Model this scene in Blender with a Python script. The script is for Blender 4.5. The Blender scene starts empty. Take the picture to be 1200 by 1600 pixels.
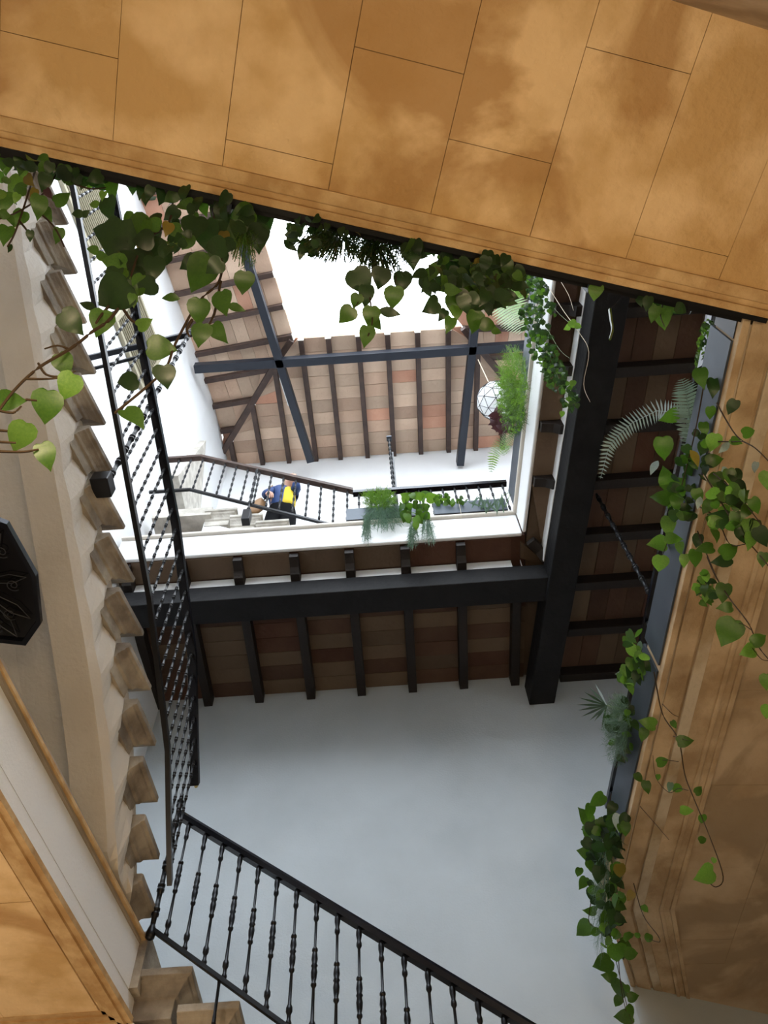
import bpy, bmesh, math, random
from mathutils import Vector, Matrix
rnd = random.Random(7)
C = bpy.context.scene.collection
sc = bpy.context.scene

# ------------------------------------------------------------------ camera
FPX = 1330.0
_z = Vector((550-600, -(60-800), -FPX)).normalized()          # the zenith as the lens sees it
_f = (Vector((0, 0, -1)) - _z*_z.dot(Vector((0, 0, -1)))).normalized()
_r = _f.cross(_z)
R3 = Matrix((_r, _f, _z))                                      # camera axes -> world axes
cam = bpy.data.cameras.new('camera'); cam.sensor_width = 36; cam.sensor_fit = 'AUTO'
cam.lens = FPX/1600*36; cam.clip_start = .02; cam.clip_end = 200
co = bpy.data.objects.new('camera', cam); C.objects.link(co)
co.matrix_world = R3.to_4x4(); sc.camera = co

# ------------------------------------------------------------------ sky, lamps, exposure
sc.view_settings.view_transform = 'Standard'; sc.view_settings.look = 'None'
sc.view_settings.exposure = 0.0; sc.view_settings.gamma = 1; sc.view_settings.use_curve_mapping = False
w = bpy.data.worlds.new('sky'); sc.world = w; w.use_nodes = True
bg = w.node_tree.nodes['Background']; bg.inputs[0].default_value = (.86, .93, 1.0, 1); bg.inputs[1].default_value = 7.2
def lamp(name, loc, power, col, size):
    l = bpy.data.lights.new(name, 'POINT'); l.energy = power; l.color = col; l.shadow_soft_size = size
    o = bpy.data.objects.new(name, l); o.location = loc; C.objects.link(o); return o
lamp('warm_lamp', (1.1, .05, .9), 62, (1, .77, .48), .12)
lamp('warm_lamp', (-.45, -.05, 1.0), 38, (1, .77, .48), .12)
lamp('warm_lamp', (-1.7, 3.0, .4), 44, (1, .77, .52), .12)

# ------------------------------------------------------------------ node materials
M = {}
def mat(name, col, rough=.7, metal=0, col2=None, scale=4, detail=6, contrast=(.35, .65), bump=.0, bscale=30,
        rand=0.0, spec=.4, stretch=None, trans=None, coat=0, col3=None, scale3=1.2):
    m = bpy.data.materials.new(name); m.use_nodes = True; nt = m.node_tree; N = nt.nodes; L = nt.links
    b = N['Principled BSDF']; b.inputs['Roughness'].default_value = rough; b.inputs['Metallic'].default_value = metal
    b.inputs['Specular IOR Level'].default_value = spec; b.inputs['Coat Weight'].default_value = coat
    tc = N.new('ShaderNodeTexCoord'); mp = N.new('ShaderNodeMapping'); L.new(tc.outputs['Object'], mp.inputs[0])
    if stretch: mp.inputs['Scale'].default_value = stretch
    out = None
    if col2:
        n = N.new('ShaderNodeTexNoise'); n.inputs['Scale'].default_value = scale; n.inputs['Detail'].default_value = detail
        L.new(mp.outputs[0], n.inputs['Vector'])
        if rand:
            oi0 = N.new('ShaderNodeObjectInfo'); n.noise_dimensions = '4D'
            mm = N.new('ShaderNodeMath'); mm.operation = 'MULTIPLY'; mm.inputs[1].default_value = 50
            L.new(oi0.outputs['Random'], mm.inputs[0]); L.new(mm.outputs[0], n.inputs['W'])
        r = N.new('ShaderNodeValToRGB'); r.color_ramp.elements[0].position = contrast[0]; r.color_ramp.elements[1].position = contrast[1]
        r.color_ramp.elements[0].color = (*col, 1); r.color_ramp.elements[1].color = (*col2, 1)
        L.new(n.outputs[0], r.inputs[0]); out = r.outputs[0]
        if col3:
            n3 = N.new('ShaderNodeTexNoise'); n3.inputs['Scale'].default_value = scale3; n3.inputs['Detail'].default_value = 8
            n3.inputs['Distortion'].default_value = .6
            L.new(mp.outputs[0], n3.inputs['Vector'])
            r3 = N.new('ShaderNodeValToRGB'); r3.color_ramp.elements[0].position = .49; r3.color_ramp.elements[1].position = .56
            r3.color_ramp.elements[0].color = (0, 0, 0, 1); r3.color_ramp.elements[1].color = (.8, .8, .8, 1)
            L.new(n3.outputs[0], r3.inputs[0])
            mx3 = N.new('ShaderNodeMix'); mx3.data_type = 'RGBA'; L.new(r3.outputs[0], mx3.inputs[0])
            L.new(out, mx3.inputs[6]); mx3.inputs[7].default_value = (*col3, 1); out = mx3.outputs[2]
    if rand:
        oi = N.new('ShaderNodeObjectInfo'); hs = N.new('ShaderNodeHueSaturation')
        mr = N.new('ShaderNodeMapRange'); mr.inputs[3].default_value = 1-rand; mr.inputs[4].default_value = 1+rand
        L.new(oi.outputs['Random'], mr.inputs[0]); L.new(mr.outputs[0], hs.inputs['Value'])
        if out: L.new(out, hs.inputs['Color'])
        else: hs.inputs['Color'].default_value = (*col, 1)
        out = hs.outputs[0]
    if out: L.new(out, b.inputs['Base Color'])
    else: b.inputs['Base Color'].default_value = (*col, 1)
    if bump:
        nb = N.new('ShaderNodeTexNoise'); nb.inputs['Scale'].default_value = bscale; nb.inputs['Detail'].default_value = 5
        L.new(mp.outputs[0], nb.inputs['Vector'])
        bp = N.new('ShaderNodeBump'); bp.inputs['Strength'].default_value = bump; bp.inputs['Distance'].default_value = .02
        L.new(nb.outputs[0], bp.inputs['Height']); L.new(bp.outputs[0], b.inputs['Normal'])
    if trans:
        t = N.new('ShaderNodeBsdfTranslucent'); t.inputs[0].default_value = (*trans, 1)
        ms = N.new('ShaderNodeMixShader'); ms.inputs[0].default_value = .42
        L.new(b.outputs[0], ms.inputs[1]); L.new(t.outputs[0], ms.inputs[2])
        L.new(ms.outputs[0], N['Material Output'].inputs['Surface'])
    M[name] = m; return m
mat('ochre', (.80, .57, .32), .85, 0, (.58, .37, .16), 2.8, 12, (.40, .60), .5, 22, col3=(.43, .24, .09), scale3=1.1)
mat('ochre_trim', (.66, .46, .24), .85, 0, (.46, .28, .12), 7, 9, (.35, .6), .5, 30)
mat('umber', (.60, .47, .32), .85, 0, (.42, .30, .18), 2.6, 9, (.35, .62), .35, 16, col3=(.34, .25, .155), scale3=1.6)
mat('umber_pale', (.62, .54, .42), .85, 0, (.40, .30, .18), 3, 9, (.4, .6), .4, 30)
mat('umber_trim', (.60, .46, .30), .85, 0, (.40, .28, .16), 4, 9, (.38, .62), .4, 30)
mat('joint', (.36, .22, .10), .9)
mat('shaded_white_plaster', (.485, .535, .57), .9, 0, (.43, .475, .505), 1.2, 6, (.4, .65), .15, 60)  # white wall plaster with the shade of the lower well put into its colour
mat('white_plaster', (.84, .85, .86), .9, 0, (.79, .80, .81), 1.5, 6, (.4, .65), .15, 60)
mat('cream_plaster', (.70, .66, .60), .9, 0, (.60, .55, .48), 1.6, 6, (.35, .65), .2, 40)
mat('stone', (.38, .33, .26), .8, 0, (.17, .14, .11), 6, 10, (.38, .62), .5, 30, rand=.15)
mat('pale_stone', (.62, .59, .53), .8, 0, (.45, .42, .37), 8, 8, (.4, .6), .4, 30)
mat('black_wood', (.006, .006, .007), .6, 0, (.012, .012, .013), 6, 8, (.3, .7), .3, 20, spec=.2, stretch=(1, 1, 1))
mat('brown_wood', (.075, .045, .035), .6, 0, (.045, .027, .022), 8, 6, (.3, .7), .2, 30)
mat('joist_wood', (.018, .012, .010), .6, 0, (.011, .008, .007), 8, 6, (.3, .7), .2, 30)
mat('steel_frame', (.018, .022, .032), .45, .2)
mat('iron', (.012, .013, .016), .35, .6, spec=.6)
mat('iron_gloss', (.010, .012, .02), .22, .5, spec=.7)
mat('slate_metal', (.07, .085, .11), .5, .3, (.05, .065, .085), 5, 4)
mat('brass', (.6, .42, .16), .3, 1)
def tilemat(name, a, b, c, d):
    m = mat(name, a, .85, 0, b, 5, 8, (.3, .7), .35, 25, rand=.22)
    nt = m.node_tree; N = nt.nodes; L = nt.links
    hs = [n for n in N if n.type == 'HUE_SAT'][0]; src = hs.inputs['Color'].links[0].from_socket
    oi = N.new('ShaderNodeObjectInfo'); mul = N.new('ShaderNodeMath'); mul.operation = 'MULTIPLY'; mul.inputs[1].default_value = 7.31
    fr = N.new('ShaderNodeMath'); fr.operation = 'FRACT'
    L.new(oi.outputs['Random'], mul.inputs[0]); L.new(mul.outputs[0], fr.inputs[0])
    r = N.new('ShaderNodeValToRGB'); r.color_ramp.interpolation = 'CONSTANT'
    r.color_ramp.elements[0].color = (*c, 1); r.color_ramp.elements[0].position = 0
    r.color_ramp.elements[1].color = (*d, 1); r.color_ramp.elements[1].position = .42
    e = r.color_ramp.elements.new(.88); e.color = (c[0]*1.0, c[1]*.55, c[2]*.45, 1)
    L.new(fr.outputs[0], r.inputs[0])
    mx = N.new('ShaderNodeMix'); mx.data_type = 'RGBA'; mx.inputs[0].default_value = .55
    L.new(src, mx.inputs[6]); L.new(r.outputs[0], mx.inputs[7]); L.new(mx.outputs[2], hs.inputs['Color'])
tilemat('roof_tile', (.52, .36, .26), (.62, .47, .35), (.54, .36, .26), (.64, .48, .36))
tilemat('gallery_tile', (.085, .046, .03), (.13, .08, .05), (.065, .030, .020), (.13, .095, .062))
def leafmat(name, a, b, t):
    mat(name, a, .38, 0, b, 14, 3, (.35, .7), 0, rand=.35, spec=.5, trans=t)
leafmat('leaf', (.03, .085, .014), (.06, .13, .02), (.09, .20, .012))
leafmat('leaf_dark', (.012, .034, .012), (.022, .052, .014), (.03, .075, .01))
leafmat('leaf_lime', (.07, .17, .025), (.14, .26, .05), (.18, .34, .03))
leafmat('leaf_yellow', (.20, .13, .02), (.15, .13, .03), (.25, .18, .02))
leafmat('fern_silver', (.12, .22, .16), (.20, .30, .26), (.12, .2, .1))
leafmat('frond_silver', (.34, .44, .46), (.46, .56, .58), (.1, .16, .1))
leafmat('leaf_plum', (.05, .02, .03), (.08, .03, .04), (.06, .02, .02))
mat('stem', (.045, .03, .018), .8, spec=.1); mat('stem_green', (.10, .15, .05), .6)
mat('skin', (.62, .36, .27), .55); mat('navy', (.02, .05, .16), .7); mat('yellow_cloth', (.75, .55, .04), .8)
mat('black_cloth', (.005, .005, .006), .9, spec=.1); mat('hair', (.42, .30, .20), .6); mat('tan_leather', (.30, .17, .08), .55)
mat('lamp_glass', (.85, .87, .88), .3, trans=(.9, .9, .9)); mat('cord', (.7, .6, .45), .8)
mat('shutter', (.30, .27, .19), .7); mat('floor_stone', (.40, .34, .27), .6, 0, (.30, .25, .19), 3, 6)
mat('dark_glass', (.006, .006, .008), .12, spec=.6); mat('scroll_iron', (.045, .045, .05), .45, .5)

# ------------------------------------------------------------------ object helpers
def link(o, parent=None):
    C.objects.link(o)
    if parent: o.parent = parent
    return o
def thing(name, label, cat, loc=(0, 0, 0), group=None):
    o = bpy.data.objects.new(name, None); o.empty_display_size = .1; o.location = loc; C.objects.link(o)
    o['label'] = label; o['category'] = cat
    if group: o['group'] = group
    return o
def tag(o, label, cat, group=None):
    o['label'] = label; o['category'] = cat
    if group: o['group'] = group
    return o
def struct(o): o['kind'] = 'structure'; return o
class MB:
    def __init__(s): s.v = []; s.f = []
    def add(s, vs, fs):
        n = len(s.v); s.v += [tuple(v) for v in vs]; s.f += [tuple(i+n for i in f) for f in fs]; return s
    def box(s, a, b):
        x0, y0, z0 = a; x1, y1, z1 = b
        return s.hexa([(x0, y0, z0), (x1, y0, z0), (x1, y1, z0), (x0, y1, z0)], [(x0, y0, z1), (x1, y0, z1), (x1, y1, z1), (x0, y1, z1)])
    def hexa(s, lo, hi):
        return s.add(list(lo)+list(hi), [(3, 2, 1, 0), (4, 5, 6, 7), (0, 1, 5, 4), (1, 2, 6, 5), (2, 3, 7, 6), (3, 0, 4, 7)])
    def prism(s, poly, z0, z1):
        n = len(poly)
        return s.add([(x, y, z0) for x, y in poly]+[(x, y, z1) for x, y in poly],
                     [tuple(range(n-1, -1, -1)), tuple(range(n, 2*n))]+[(i, (i+1) % n, n+(i+1) % n, n+i) for i in range(n)])
    def extr(s, poly, d):                      # 3-D polygon pushed along vector d
        n = len(poly); d = Vector(d); P = [Vector(p) for p in poly]
        return s.add(P+[p+d for p in P], [tuple(range(n-1, -1, -1)), tuple(range(n, 2*n))]+[(i, (i+1) % n, n+(i+1) % n, n+i) for i in range(n)])
    def loft(s, rings, cap=True, close=True):
        n = len(rings[0]); b = len(s.v); vs = [v for r in rings for v in r]; fs = []
        for k in range(len(rings)-1):
            for i in range(n if close else n-1): j = (i+1) % n; fs.append((k*n+i, k*n+j, (k+1)*n+j, (k+1)*n+i))
        if cap: fs += [tuple(range(n-1, -1, -1)), tuple((len(rings)-1)*n+i for i in range(n))]
        return s.add(vs, fs)
    def tube(s, pts, r, seg=6, taper=None):
        pts = [Vector(p) for p in pts]; rings = []
        for i, p in enumerate(pts):
            t = (pts[min(i+1, len(pts)-1)]-pts[max(i-1, 0)]).normalized()
            a = t.cross(Vector((0, 0, 1)));
            if a.length < .1: a = t.cross(Vector((1, 0, 0)))
            a.normalize(); b = t.cross(a)
            rr = r if taper is None else r+(taper-r)*i/(len(pts)-1)
            rings.append([p+(a*math.cos(2*math.pi*k/seg)+b*math.sin(2*math.pi*k/seg))*rr for k in range(seg)])
        return s.loft(rings)
    def bar(s, p, q, wd, ht, up=(0, 0, 1)):
        p = Vector(p); q = Vector(q); t = (q-p).normalized(); a = t.cross(Vector(up)).normalized()*wd/2; u = a.cross(t).normalized()*ht/2
        if u.dot(Vector(up)) < 0: u = -u
        return s.loft([[p-a-u, p+a-u, p+a+u, p-a+u], [q-a-u, q+a-u, q+a+u, q-a+u]])
    def mesh(s, name, m, smooth=False):
        me = bpy.data.meshes.new(name); me.from_pydata(s.v, [], s.f)
        bm = bmesh.new(); bm.from_mesh(me); bmesh.ops.recalc_face_normals(bm, faces=bm.faces); bm.to_mesh(me); bm.free()
        if m: me.materials.append(M[m])
        if smooth: me.polygons.foreach_set('use_smooth', [True]*len(me.polygons))
        return me
    def build(s, name, m, parent=None, smooth=False, bevel=0):
        o = link(bpy.data.objects.new(name, s.mesh(name, m, smooth)))
        if parent: o.parent = parent; o.matrix_parent_inverse = Matrix.Translation(parent.location).inverted()
        if bevel:
            b = o.modifiers.new('bevel', 'BEVEL'); b.width = bevel; b.segments = 2; b.limit_method = 'ANGLE'
        return o
def inst(name, me, parent, mtx):
    o = bpy.data.objects.new(name, me); C.objects.link(o); o.parent = parent
    o.matrix_parent_inverse = Matrix.Translation(parent.location).inverted() if parent else Matrix()
    o.matrix_basis = mtx; return o

# pixel ray helpers used to take measurements over into the plan
def ray(px, py): return R3 @ Vector((px-600, -(py-800), -FPX))
def on(px, py, o, n):
    d = ray(px, py); n = Vector(n); return d*(Vector(o).dot(n)/d.dot(n))
def atz(px, py, z): return on(px, py, (0, 0, z), (0, 0, 1))

# ================================================================== THE SHELL
ZF = -1.55; YW = 5.82; ZTOP = 12.38
struct(MB().box((-3.4, -1.7, ZF-.15), (4.2, 7.2, ZF)).build('floor', 'floor_stone'))
struct(MB().box((-3.4, YW, ZF), (1.47, YW+.3, 7.0)).build('wall_far', 'shaded_white_plaster'))  # same white wall as above the gallery, painted darker to imitate shade
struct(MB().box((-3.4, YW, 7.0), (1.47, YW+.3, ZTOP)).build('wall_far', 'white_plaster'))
struct(MB().prism([(1.47, YW), (4.2, YW+1.25), (4.2, YW+1.5), (1.47, YW+.3)], ZF, 3.75).build('wall_far', 'shaded_white_plaster'))
struct(MB().box((1.47, YW, 3.742), (4.2, YW+.3, 7.0)).build('wall_far', 'shaded_white_plaster'))
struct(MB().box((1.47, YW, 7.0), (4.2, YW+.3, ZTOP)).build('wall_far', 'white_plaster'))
struct(MB().prism([(-3.45, -1.6), (-3.1, 1.2), (-2.84, 2.59), (-2.5, 4.6), (-2.42, YW), (-3.3, YW), (-3.4, 4), (-3.7, -1.6)], ZF, ZTOP).build('wall_left', 'white_plaster'))
struct(MB().box((3.0, -1.7, 3.77), (3.3, YW, ZTOP)).build('wall_right', 'white_plaster'))
struct(MB().box((3.95, -1.7, ZF), (4.2, YW+1.1, 3.5)).build('wall_right', 'cream_plaster'))
# wall behind the photographer: it runs at the angle of the gallery edge
def bw(x, o=0): return -.42+(x-0)*.306+o
struct(MB().prism([(-3.45, bw(-3.45)), (1.13, -.05), (1.13, -1.7), (-3.45, -1.7)], ZF, 3.46).build('wall_back', 'cream_plaster'))
struct(MB().prism([(1.13, -.05), (4.0, .85), (4.0, -1.7), (1.13, -1.7)], ZF, 3.46).build('wall_back', 'umber'))
struct(MB().box((-3.4, -1.9, 3.77), (3.3, -1.6, 8.2)).build('wall_back', 'white_plaster'))

# ------------------------------------------------------------------ near gallery: ochre soffit overhead (16 degree skew)
EA = math.atan(.286); EU = Vector((math.cos(EA), math.sin(EA), 0)); EV = Vector((math.sin(EA), -math.cos(EA), 0))   # EV points back over the camera
E0 = Vector((0, .648, 0))
def ep(u, v, z): p = E0+EU*u+EV*v; return (p.x, p.y, z)
def epoly(u0, u1, v0, v1, z0, z1): return [ep(u0, v0, z0), ep(u1, v0, z0), ep(u1, v1, z0), ep(u0, v1, z0)], [ep(u0, v0, z1), ep(u1, v0, z1), ep(u1, v1, z1), ep(u0, v1, z1)]
ceil = struct(MB().hexa(*epoly(-3.05, 3.1, 0, 2.2, 3.478, 3.74)).build('ceiling', 'joint'))
def slab_piece(u0, u1, v0, v1, par, m, fn, z, th=.03, g=.0011):
    dz = rnd.uniform(-.0015, .0015)
    MB().hexa(*fn(u0+g, u1-g, v0+g, v1-g, z+dz, z+th)).build('slab', m, par)
i = 0; u = -3.0
while u < 2.9:
    off = [.38, .78, .2, .6][i % 4]; v = .105
    cuts = [v]+[c for c in (off, off+.82) if c > v+.08 and c < 1.45]+[1.5]
    for a, b in zip(cuts, cuts[1:]):
        slab_piece(u, u+.405, a, b, ceil, 'ochre', epoly, 3.452)
    u += .405; i += 1
for k, (v0, v1, z) in enumerate([(0, .03, 3.435), (.03, .055, 3.446), (.055, .105, 3.440)]):
    MB().hexa(*epoly(-3.05, 2.6, v0, v1, z, 3.479)).build('edge_moulding', 'ochre_trim', ceil, bevel=.004)
# ------------------------------------------------------------------ right gallery soffit
def xf(y): return 1.572-.0793*(y-1.1)
pts = [(xf(.2), .2), (xf(5.0), 5.0), (1.48, YW), (4.0, 6.97), (4.0, .2)]
cr = struct(MB().prism(pts, 3.53, 3.74).build('ceiling', 'umber'))
RD = Vector((-.0793, 1, 0)).normalized(); RN = Vector((1, .0793, 0)).normalized(); RO = Vector((1.572, 1.1, 0))
def rp(u, v, z): p = RO+RD*u+RN*v; return (p.x, p.y, z)
def rpoly(u0, u1, v0, v1, z0, z1): return [rp(u0, v0, z0), rp(u1, v0, z0), rp(u1, v1, z0), rp(u0, v1, z0)], [rp(u0, v0, z1), rp(u1, v0, z1), rp(u1, v1, z1), rp(u0, v1, z1)]
i = 0; v = .44
while v < 2.3:
    u = -.8+(.3 if i % 2 else 0)
    while u < 4.45:
        u1 = min(u+.72, 4.5)
        slab_piece(u, u1, v, v+.46, cr, 'umber', rpoly, 3.505)
        u = u1
    v += .46; i += 1
for v0, v1, z in [(0, .035, 3.485), (.035, .05, 3.50), (.05, .15, 3.494), (.15, .17, 3.512), (.17, .235, 3.500), (.235, .34, 3.503), (.34, .365, 3.49), (.365, .41, 3.50), (.41, .44, 3.49)]:
    P_ = [rp(-.8, v0, 0), rp(3.91, v0, 0), (1.48+v0, YW+.494*v0, 0), (1.48+v1, YW+.494*v1, 0), rp(3.91, v1, 0), rp(-.8, v1, 0)]
    MB().extr([(p[0], p[1], z) for p in P_], (0, 0, 3.531-z)).build('edge_moulding', 'umber_pale' if v0 in (.17, .035) else 'umber_trim', cr, bevel=.003)
# end frame of the soffit where it meets the far wall
MB().extr([rp(4.5, .44, 3.504), (1.92, YW+.215, 3.504), (4.0, 6.97, 3.504), rp(4.5, 2.3, 3.504)], (0, 0, .027)).build('end_slab', 'umber', cr)

# ------------------------------------------------------------------ lower left landing: yellow soffit, white fascia
def xl(y): return -1.41-.133*(4.13-y)
ll = struct(MB().prism([(xl(.6)-.03, .6), (xl(4.22)-.03, 4.23), (-2.9, 4.23), (-2.9, .6)], 2.52, 2.615).build('ceiling', 'white_plaster'))
for k, (d0, d1, z) in enumerate([(0.02, .05, 2.50), (.05, .085, 2.485), (.085, .12, 2.495), (.12, .15, 2.505)]):
    MB().prism([(xl(.6)-d0, .6), (xl(4.24)-d0, 4.24-d0*.6), (xl(4.24)-d1, 4.24-d1*.6), (xl(.6)-d1, .6)], z, 2.53).build('edge_moulding', 'ochre_trim', ll)
for k, (d0, d1, z) in enumerate([(0.02, .05, 2.50), (.05, .085, 2.485), (.085, .12, 2.495), (.12, .15, 2.505)]):
    MB().prism([(xl(4.24)-d0, 4.24-d0), (-2.9, 4.24-d0), (-2.9, 4.24-d1), (xl(4.24)-d1, 4.24-d1)], z, 2.53).build('edge_moulding', 'ochre_trim', ll)
ys = [.6, 1.5, 2.35, 3.25, 4.10]
for a, b in zip(ys, ys[1:]):
    for x0, x1 in ((0.15, .62), (.62, 1.3)):
        MB().hexa([(xl(a)-x0, a+.002, 2.508), (xl(b)-x0, b-.002, 2.508), (xl(b)-x1+.003, b-.002, 2.508), (xl(a)-x1+.003, a+.002, 2.508)],
                  [(xl(a)-x0, a+.002, 2.525), (xl(b)-x0, b-.002, 2.525), (xl(b)-x1+.003, b-.002, 2.525), (xl(a)-x1+.003, a+.002, 2.525)]).build('slab', 'ochre', ll)
MB().prism([(xl(.6)+.004, .6), (xl(4.12)+.004, 4.13), (xl(4.12)-.06, 4.13), (xl(.6)-.06, .6)], 2.878, 2.897).build('lip', 'ochre_trim', ll)
struct(MB().prism([(xl(.6)-.03, .6), (xl(4.11)-.03, 4.10), (-2.9, 4.10), (-2.9, .6)], 2.616, 2.86).build('trim_6', 'white_plaster'))
struct(MB().prism([(-2.9, .6), (xl(.6), .6), (xl(4.1)-.02, 4.09), (-2.5, 4.09)], 2.861, 2.93).build('floor', 'floor_stone'))
# ------------------------------------------------------------------ stone stairs
def stone(x0, x1, y0, y1, ztop, h, side, front, m='stone', par=None, sk=0):
    """tread block with a moulded nosing; side/front: signed axes that carry the moulding ('+x','+y',...)"""
    prof = [(0, 0), (-.008, .012), (-.045, .012), (-.052, -.008), (-.064, -.012), (-.075, -.03), (-.095, -.05), (-.115, -.058), (-.122, -.075), (-h, -.08)]
    rings = []
    for dz, o in prof:
        a = [x0, x1, y0, y1]
        for ax in (side, front):
            if ax == '+x': a[1] = x1+o
            if ax == '-x': a[0] = x0-o
            if ax == '+y': a[3] = y1+o
            if ax == '-y': a[2] = y0-o
        rings.append([(a[0], a[2], ztop+dz), (a[1]-sk*(a[3]-a[2]), a[2], ztop+dz), (a[1], a[3], ztop+dz), (a[0], a[3], ztop+dz)])
    return MB().loft(rings).build('step', m, par, bevel=.003)
NX = [-1.40, -1.375, -1.37, -1.37, -1.385, -1.415, -1.455, -1.50, -1.545, -1.59, -1.635, -1.68, -1.725, -1.77]+[-1.77-.045*k for k in range(1, 8)]
NY = [4.11-.2505*k for k in range(21)]
left = thing('staircase', 'stone staircase climbing overhead along the left wall, its moulded step ends in profile', 'staircase', (-2.0, 4.1, 3.0))
for k in range(21):
    zt = 3.07+.175*k
    stone(-2.42-.02*k, NX[k], NY[k]-.30, NY[k], zt, .20, '+x', '+y', 'stone', left, max(.06, (NX[k]-NX[min(k+1, 20)])/.25+.07))
def flight_strip(x_of, zdrop0, zdrop1, wi, name, m, par, k0=-1, k1=20):
    rings = []
    for k in range(k0, k1+1):
        kk = max(0, min(k, 20)); y = 4.11-.2505*k; z = 3.07+.175*k
        xa, xb = x_of(kk); rings.append([(xa, y, z-zdrop1), (xb, y, z-zdrop1), (xb, y, z-zdrop0), (xa, y, z-zdrop0)])
    return MB().loft(rings).build(name, m, par, smooth=False)
# plaster string beam under the step ends and the vaulted soffit behind it
rings = []
for k in range(-1, 21):
    for s in range(4):
        if k == 20 and s: break
        t = k+s/4; kk = max(0, t); a = int(min(kk, 19)); fr = min(kk, 20)-a; x = NX[a]*(1-fr)+NX[a+1]*fr
        y = 4.11-.2505*t; z = 3.07+.175*t; wv = .018*math.sin(2*math.pi*t)
        if y > 4.09: y = 4.09+(y-4.09)*.0; 
        B_ = 2.935
        rings.append([(x-.30, y, max(B_, z-.56)), (x-.13, y, max(B_, z-.56)), (x-.10+wv*.3, y, max(B_+.001, z-.50)), (x-.085+wv, y, max(B_+.002, z-.34)), (x-.095, y, max(B_+.01, z-.10)), (x-.30, y, max(B_+.01, z-.10))])
MB().loft(rings).build('string_beam', 'cream_plaster', left, smooth=False)
rings = []
for k in range(-1, 21):
    kk = max(0, k); x = NX[kk]; y = min(4.08, 4.11-.2505*k); z = 3.07+.175*k; xw = -2.46-.03*kk
    xw = -2.36-.0305*kk
    B_ = 2.935
    rings.append([(x-.29, y, max(B_, z-.50)), (x-.40, y, max(B_, z-.46)), (x-.55, y, max(B_, z-.42)), (x-.75, y, max(B_, z-.42)), (xw, y, max(B_, z-.50)), (xw, y, max(B_+.01, z-.17)), (x-.29, y, max(B_+.01, z-.17))])
MB().loft(rings).build('soffit', 'cream_plaster', left, smooth=False)
# lower flight, descending to the right along the far wall
low = thing('staircase', 'stone staircase descending to the right at the bottom left corner, under the balusters', 'staircase', (-1.4, 4.1, 2.0))
MB().box((-2.4, 4.10, 2.62), (-1.40, YW-.005, 2.93)).build('landing', 'stone', low)
for k in range(8):
    zt = 2.73-.2*k; stone(-1.45+.27*k, -1.15+.265*k, 4.12, YW-.005, zt, .22, '-y', '+x', 'stone', low)
MB().extr([(-1.44, 4.20, 2.52), (.9, 4.20, .84), (.9, 4.20, .5), (-1.44, 4.20, 2.2)], (0, 1.6, 0)).build('soffit', 'cream_plaster', low)

# ------------------------------------------------------------------ railings
def baluster_mesh(h, name, m='iron', r=.0085, seg=8):
    prof = [(0, 1.3), (.03, 1.9), (.05, 1.2), (.08, 1.1), (.10, 1.9), (.13, 1.9), (.15, 1.1), (.36, .85), (.375, 1.7), (.39, 1.7), (.40, 1.2), (.43, 1.7), (.47, 2.0), (.50, 1.5),
            (.515, 2.1), (.53, 1.5), (.56, 2.0), (.60, 1.6), (.615, 1.2), (.62, 1.8), (.635, 1.8), (.65, .85), (.84, .85), (.86, 1.7), (.88, 1.7), (.90, 1.2), (.94, 1.8), (.97, 1.8), (1, 1.3)]
    return MB().loft([[(r*q*math.cos(2*math.pi*k/seg), r*q*math.sin(2*math.pi*k/seg), t*h) for k in range(seg)] for t, q in prof]).mesh(name, m, True)
def bead_mesh(h, name, n, m='iron', r=.010, seg=8):
    rr = []
    for k in range(n):
        t0 = k/n; d = 1/n
        for a, q in ((.0, 1.0), (.34, 1.15), (.36, 1.6), (.44, 1.6), (.46, 1.0), (.54, 1.0), (.56, 1.6), (.64, 1.6), (.66, 1.15)): rr.append((t0+a*d, q))
    rr.append((1, .8))
    return MB().loft([[(r*q*math.cos(2*math.pi*k/seg), r*q*math.sin(2*math.pi*k/seg), t*h) for k in range(seg)] for t, q in rr]).mesh(name, m, True)
# left flight
lr = thing('stair_railing', 'long black iron railing with turned balusters climbing beside the left flight of steps', 'railing', (-1.33, 4.0, 3.0))
def fx(y):
    k = (4.11-y)/.2505; a = max(0, min(19, int(k))); return NX[a]+(NX[a+1]-NX[a])*(k-a)+.075
def lrz(y): return 3.16+(3.93-y)*.7
ysl = [3.93-.11*i for i in range(42)]
lowp = [(fx(y)*.0+fx(y), y, lrz(y)+.02) for y in (3.99, 3.4, 2.7, 2.0, 1.3, .6, 0, -.6)]
MB().loft([[(x-.014, y, z-.02), (x+.014, y, z-.02), (x+.014, y, z+.02), (x-.014, y, z+.02)] for x, y, z in lowp]).build('bottom_rail', 'iron', lr)
HR = .86
hp = [(x, y, z+HR-.02) for x, y, z in lowp]; hp[0] = (hp[0][0], 4.06, lrz(4.06)+HR)
MB().loft([[(x-.026, y, z-.03), (x+.026, y, z-.03), (x+.032, y, z-.005), (x+.02, y, z+.02), (x-.02, y, z+.02), (x-.032, y, z-.005)] for x, y, z in hp]).build('handrail', 'iron_gloss', lr)
bm_ = bead_mesh(HR-.05, 'baluster', 9, r=.0065)
for y in ysl:
    inst('baluster', bm_, lr, Matrix.Translation((fx(y), y, lrz(y)+.03)))
kn = MB(); kn.tube([(fx(4.0)+.0, 4.07, 3.93), (fx(4.0)+.0, 4.10, 3.93)], .012, 8); kn.build('knob', 'brass', lr)
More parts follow.
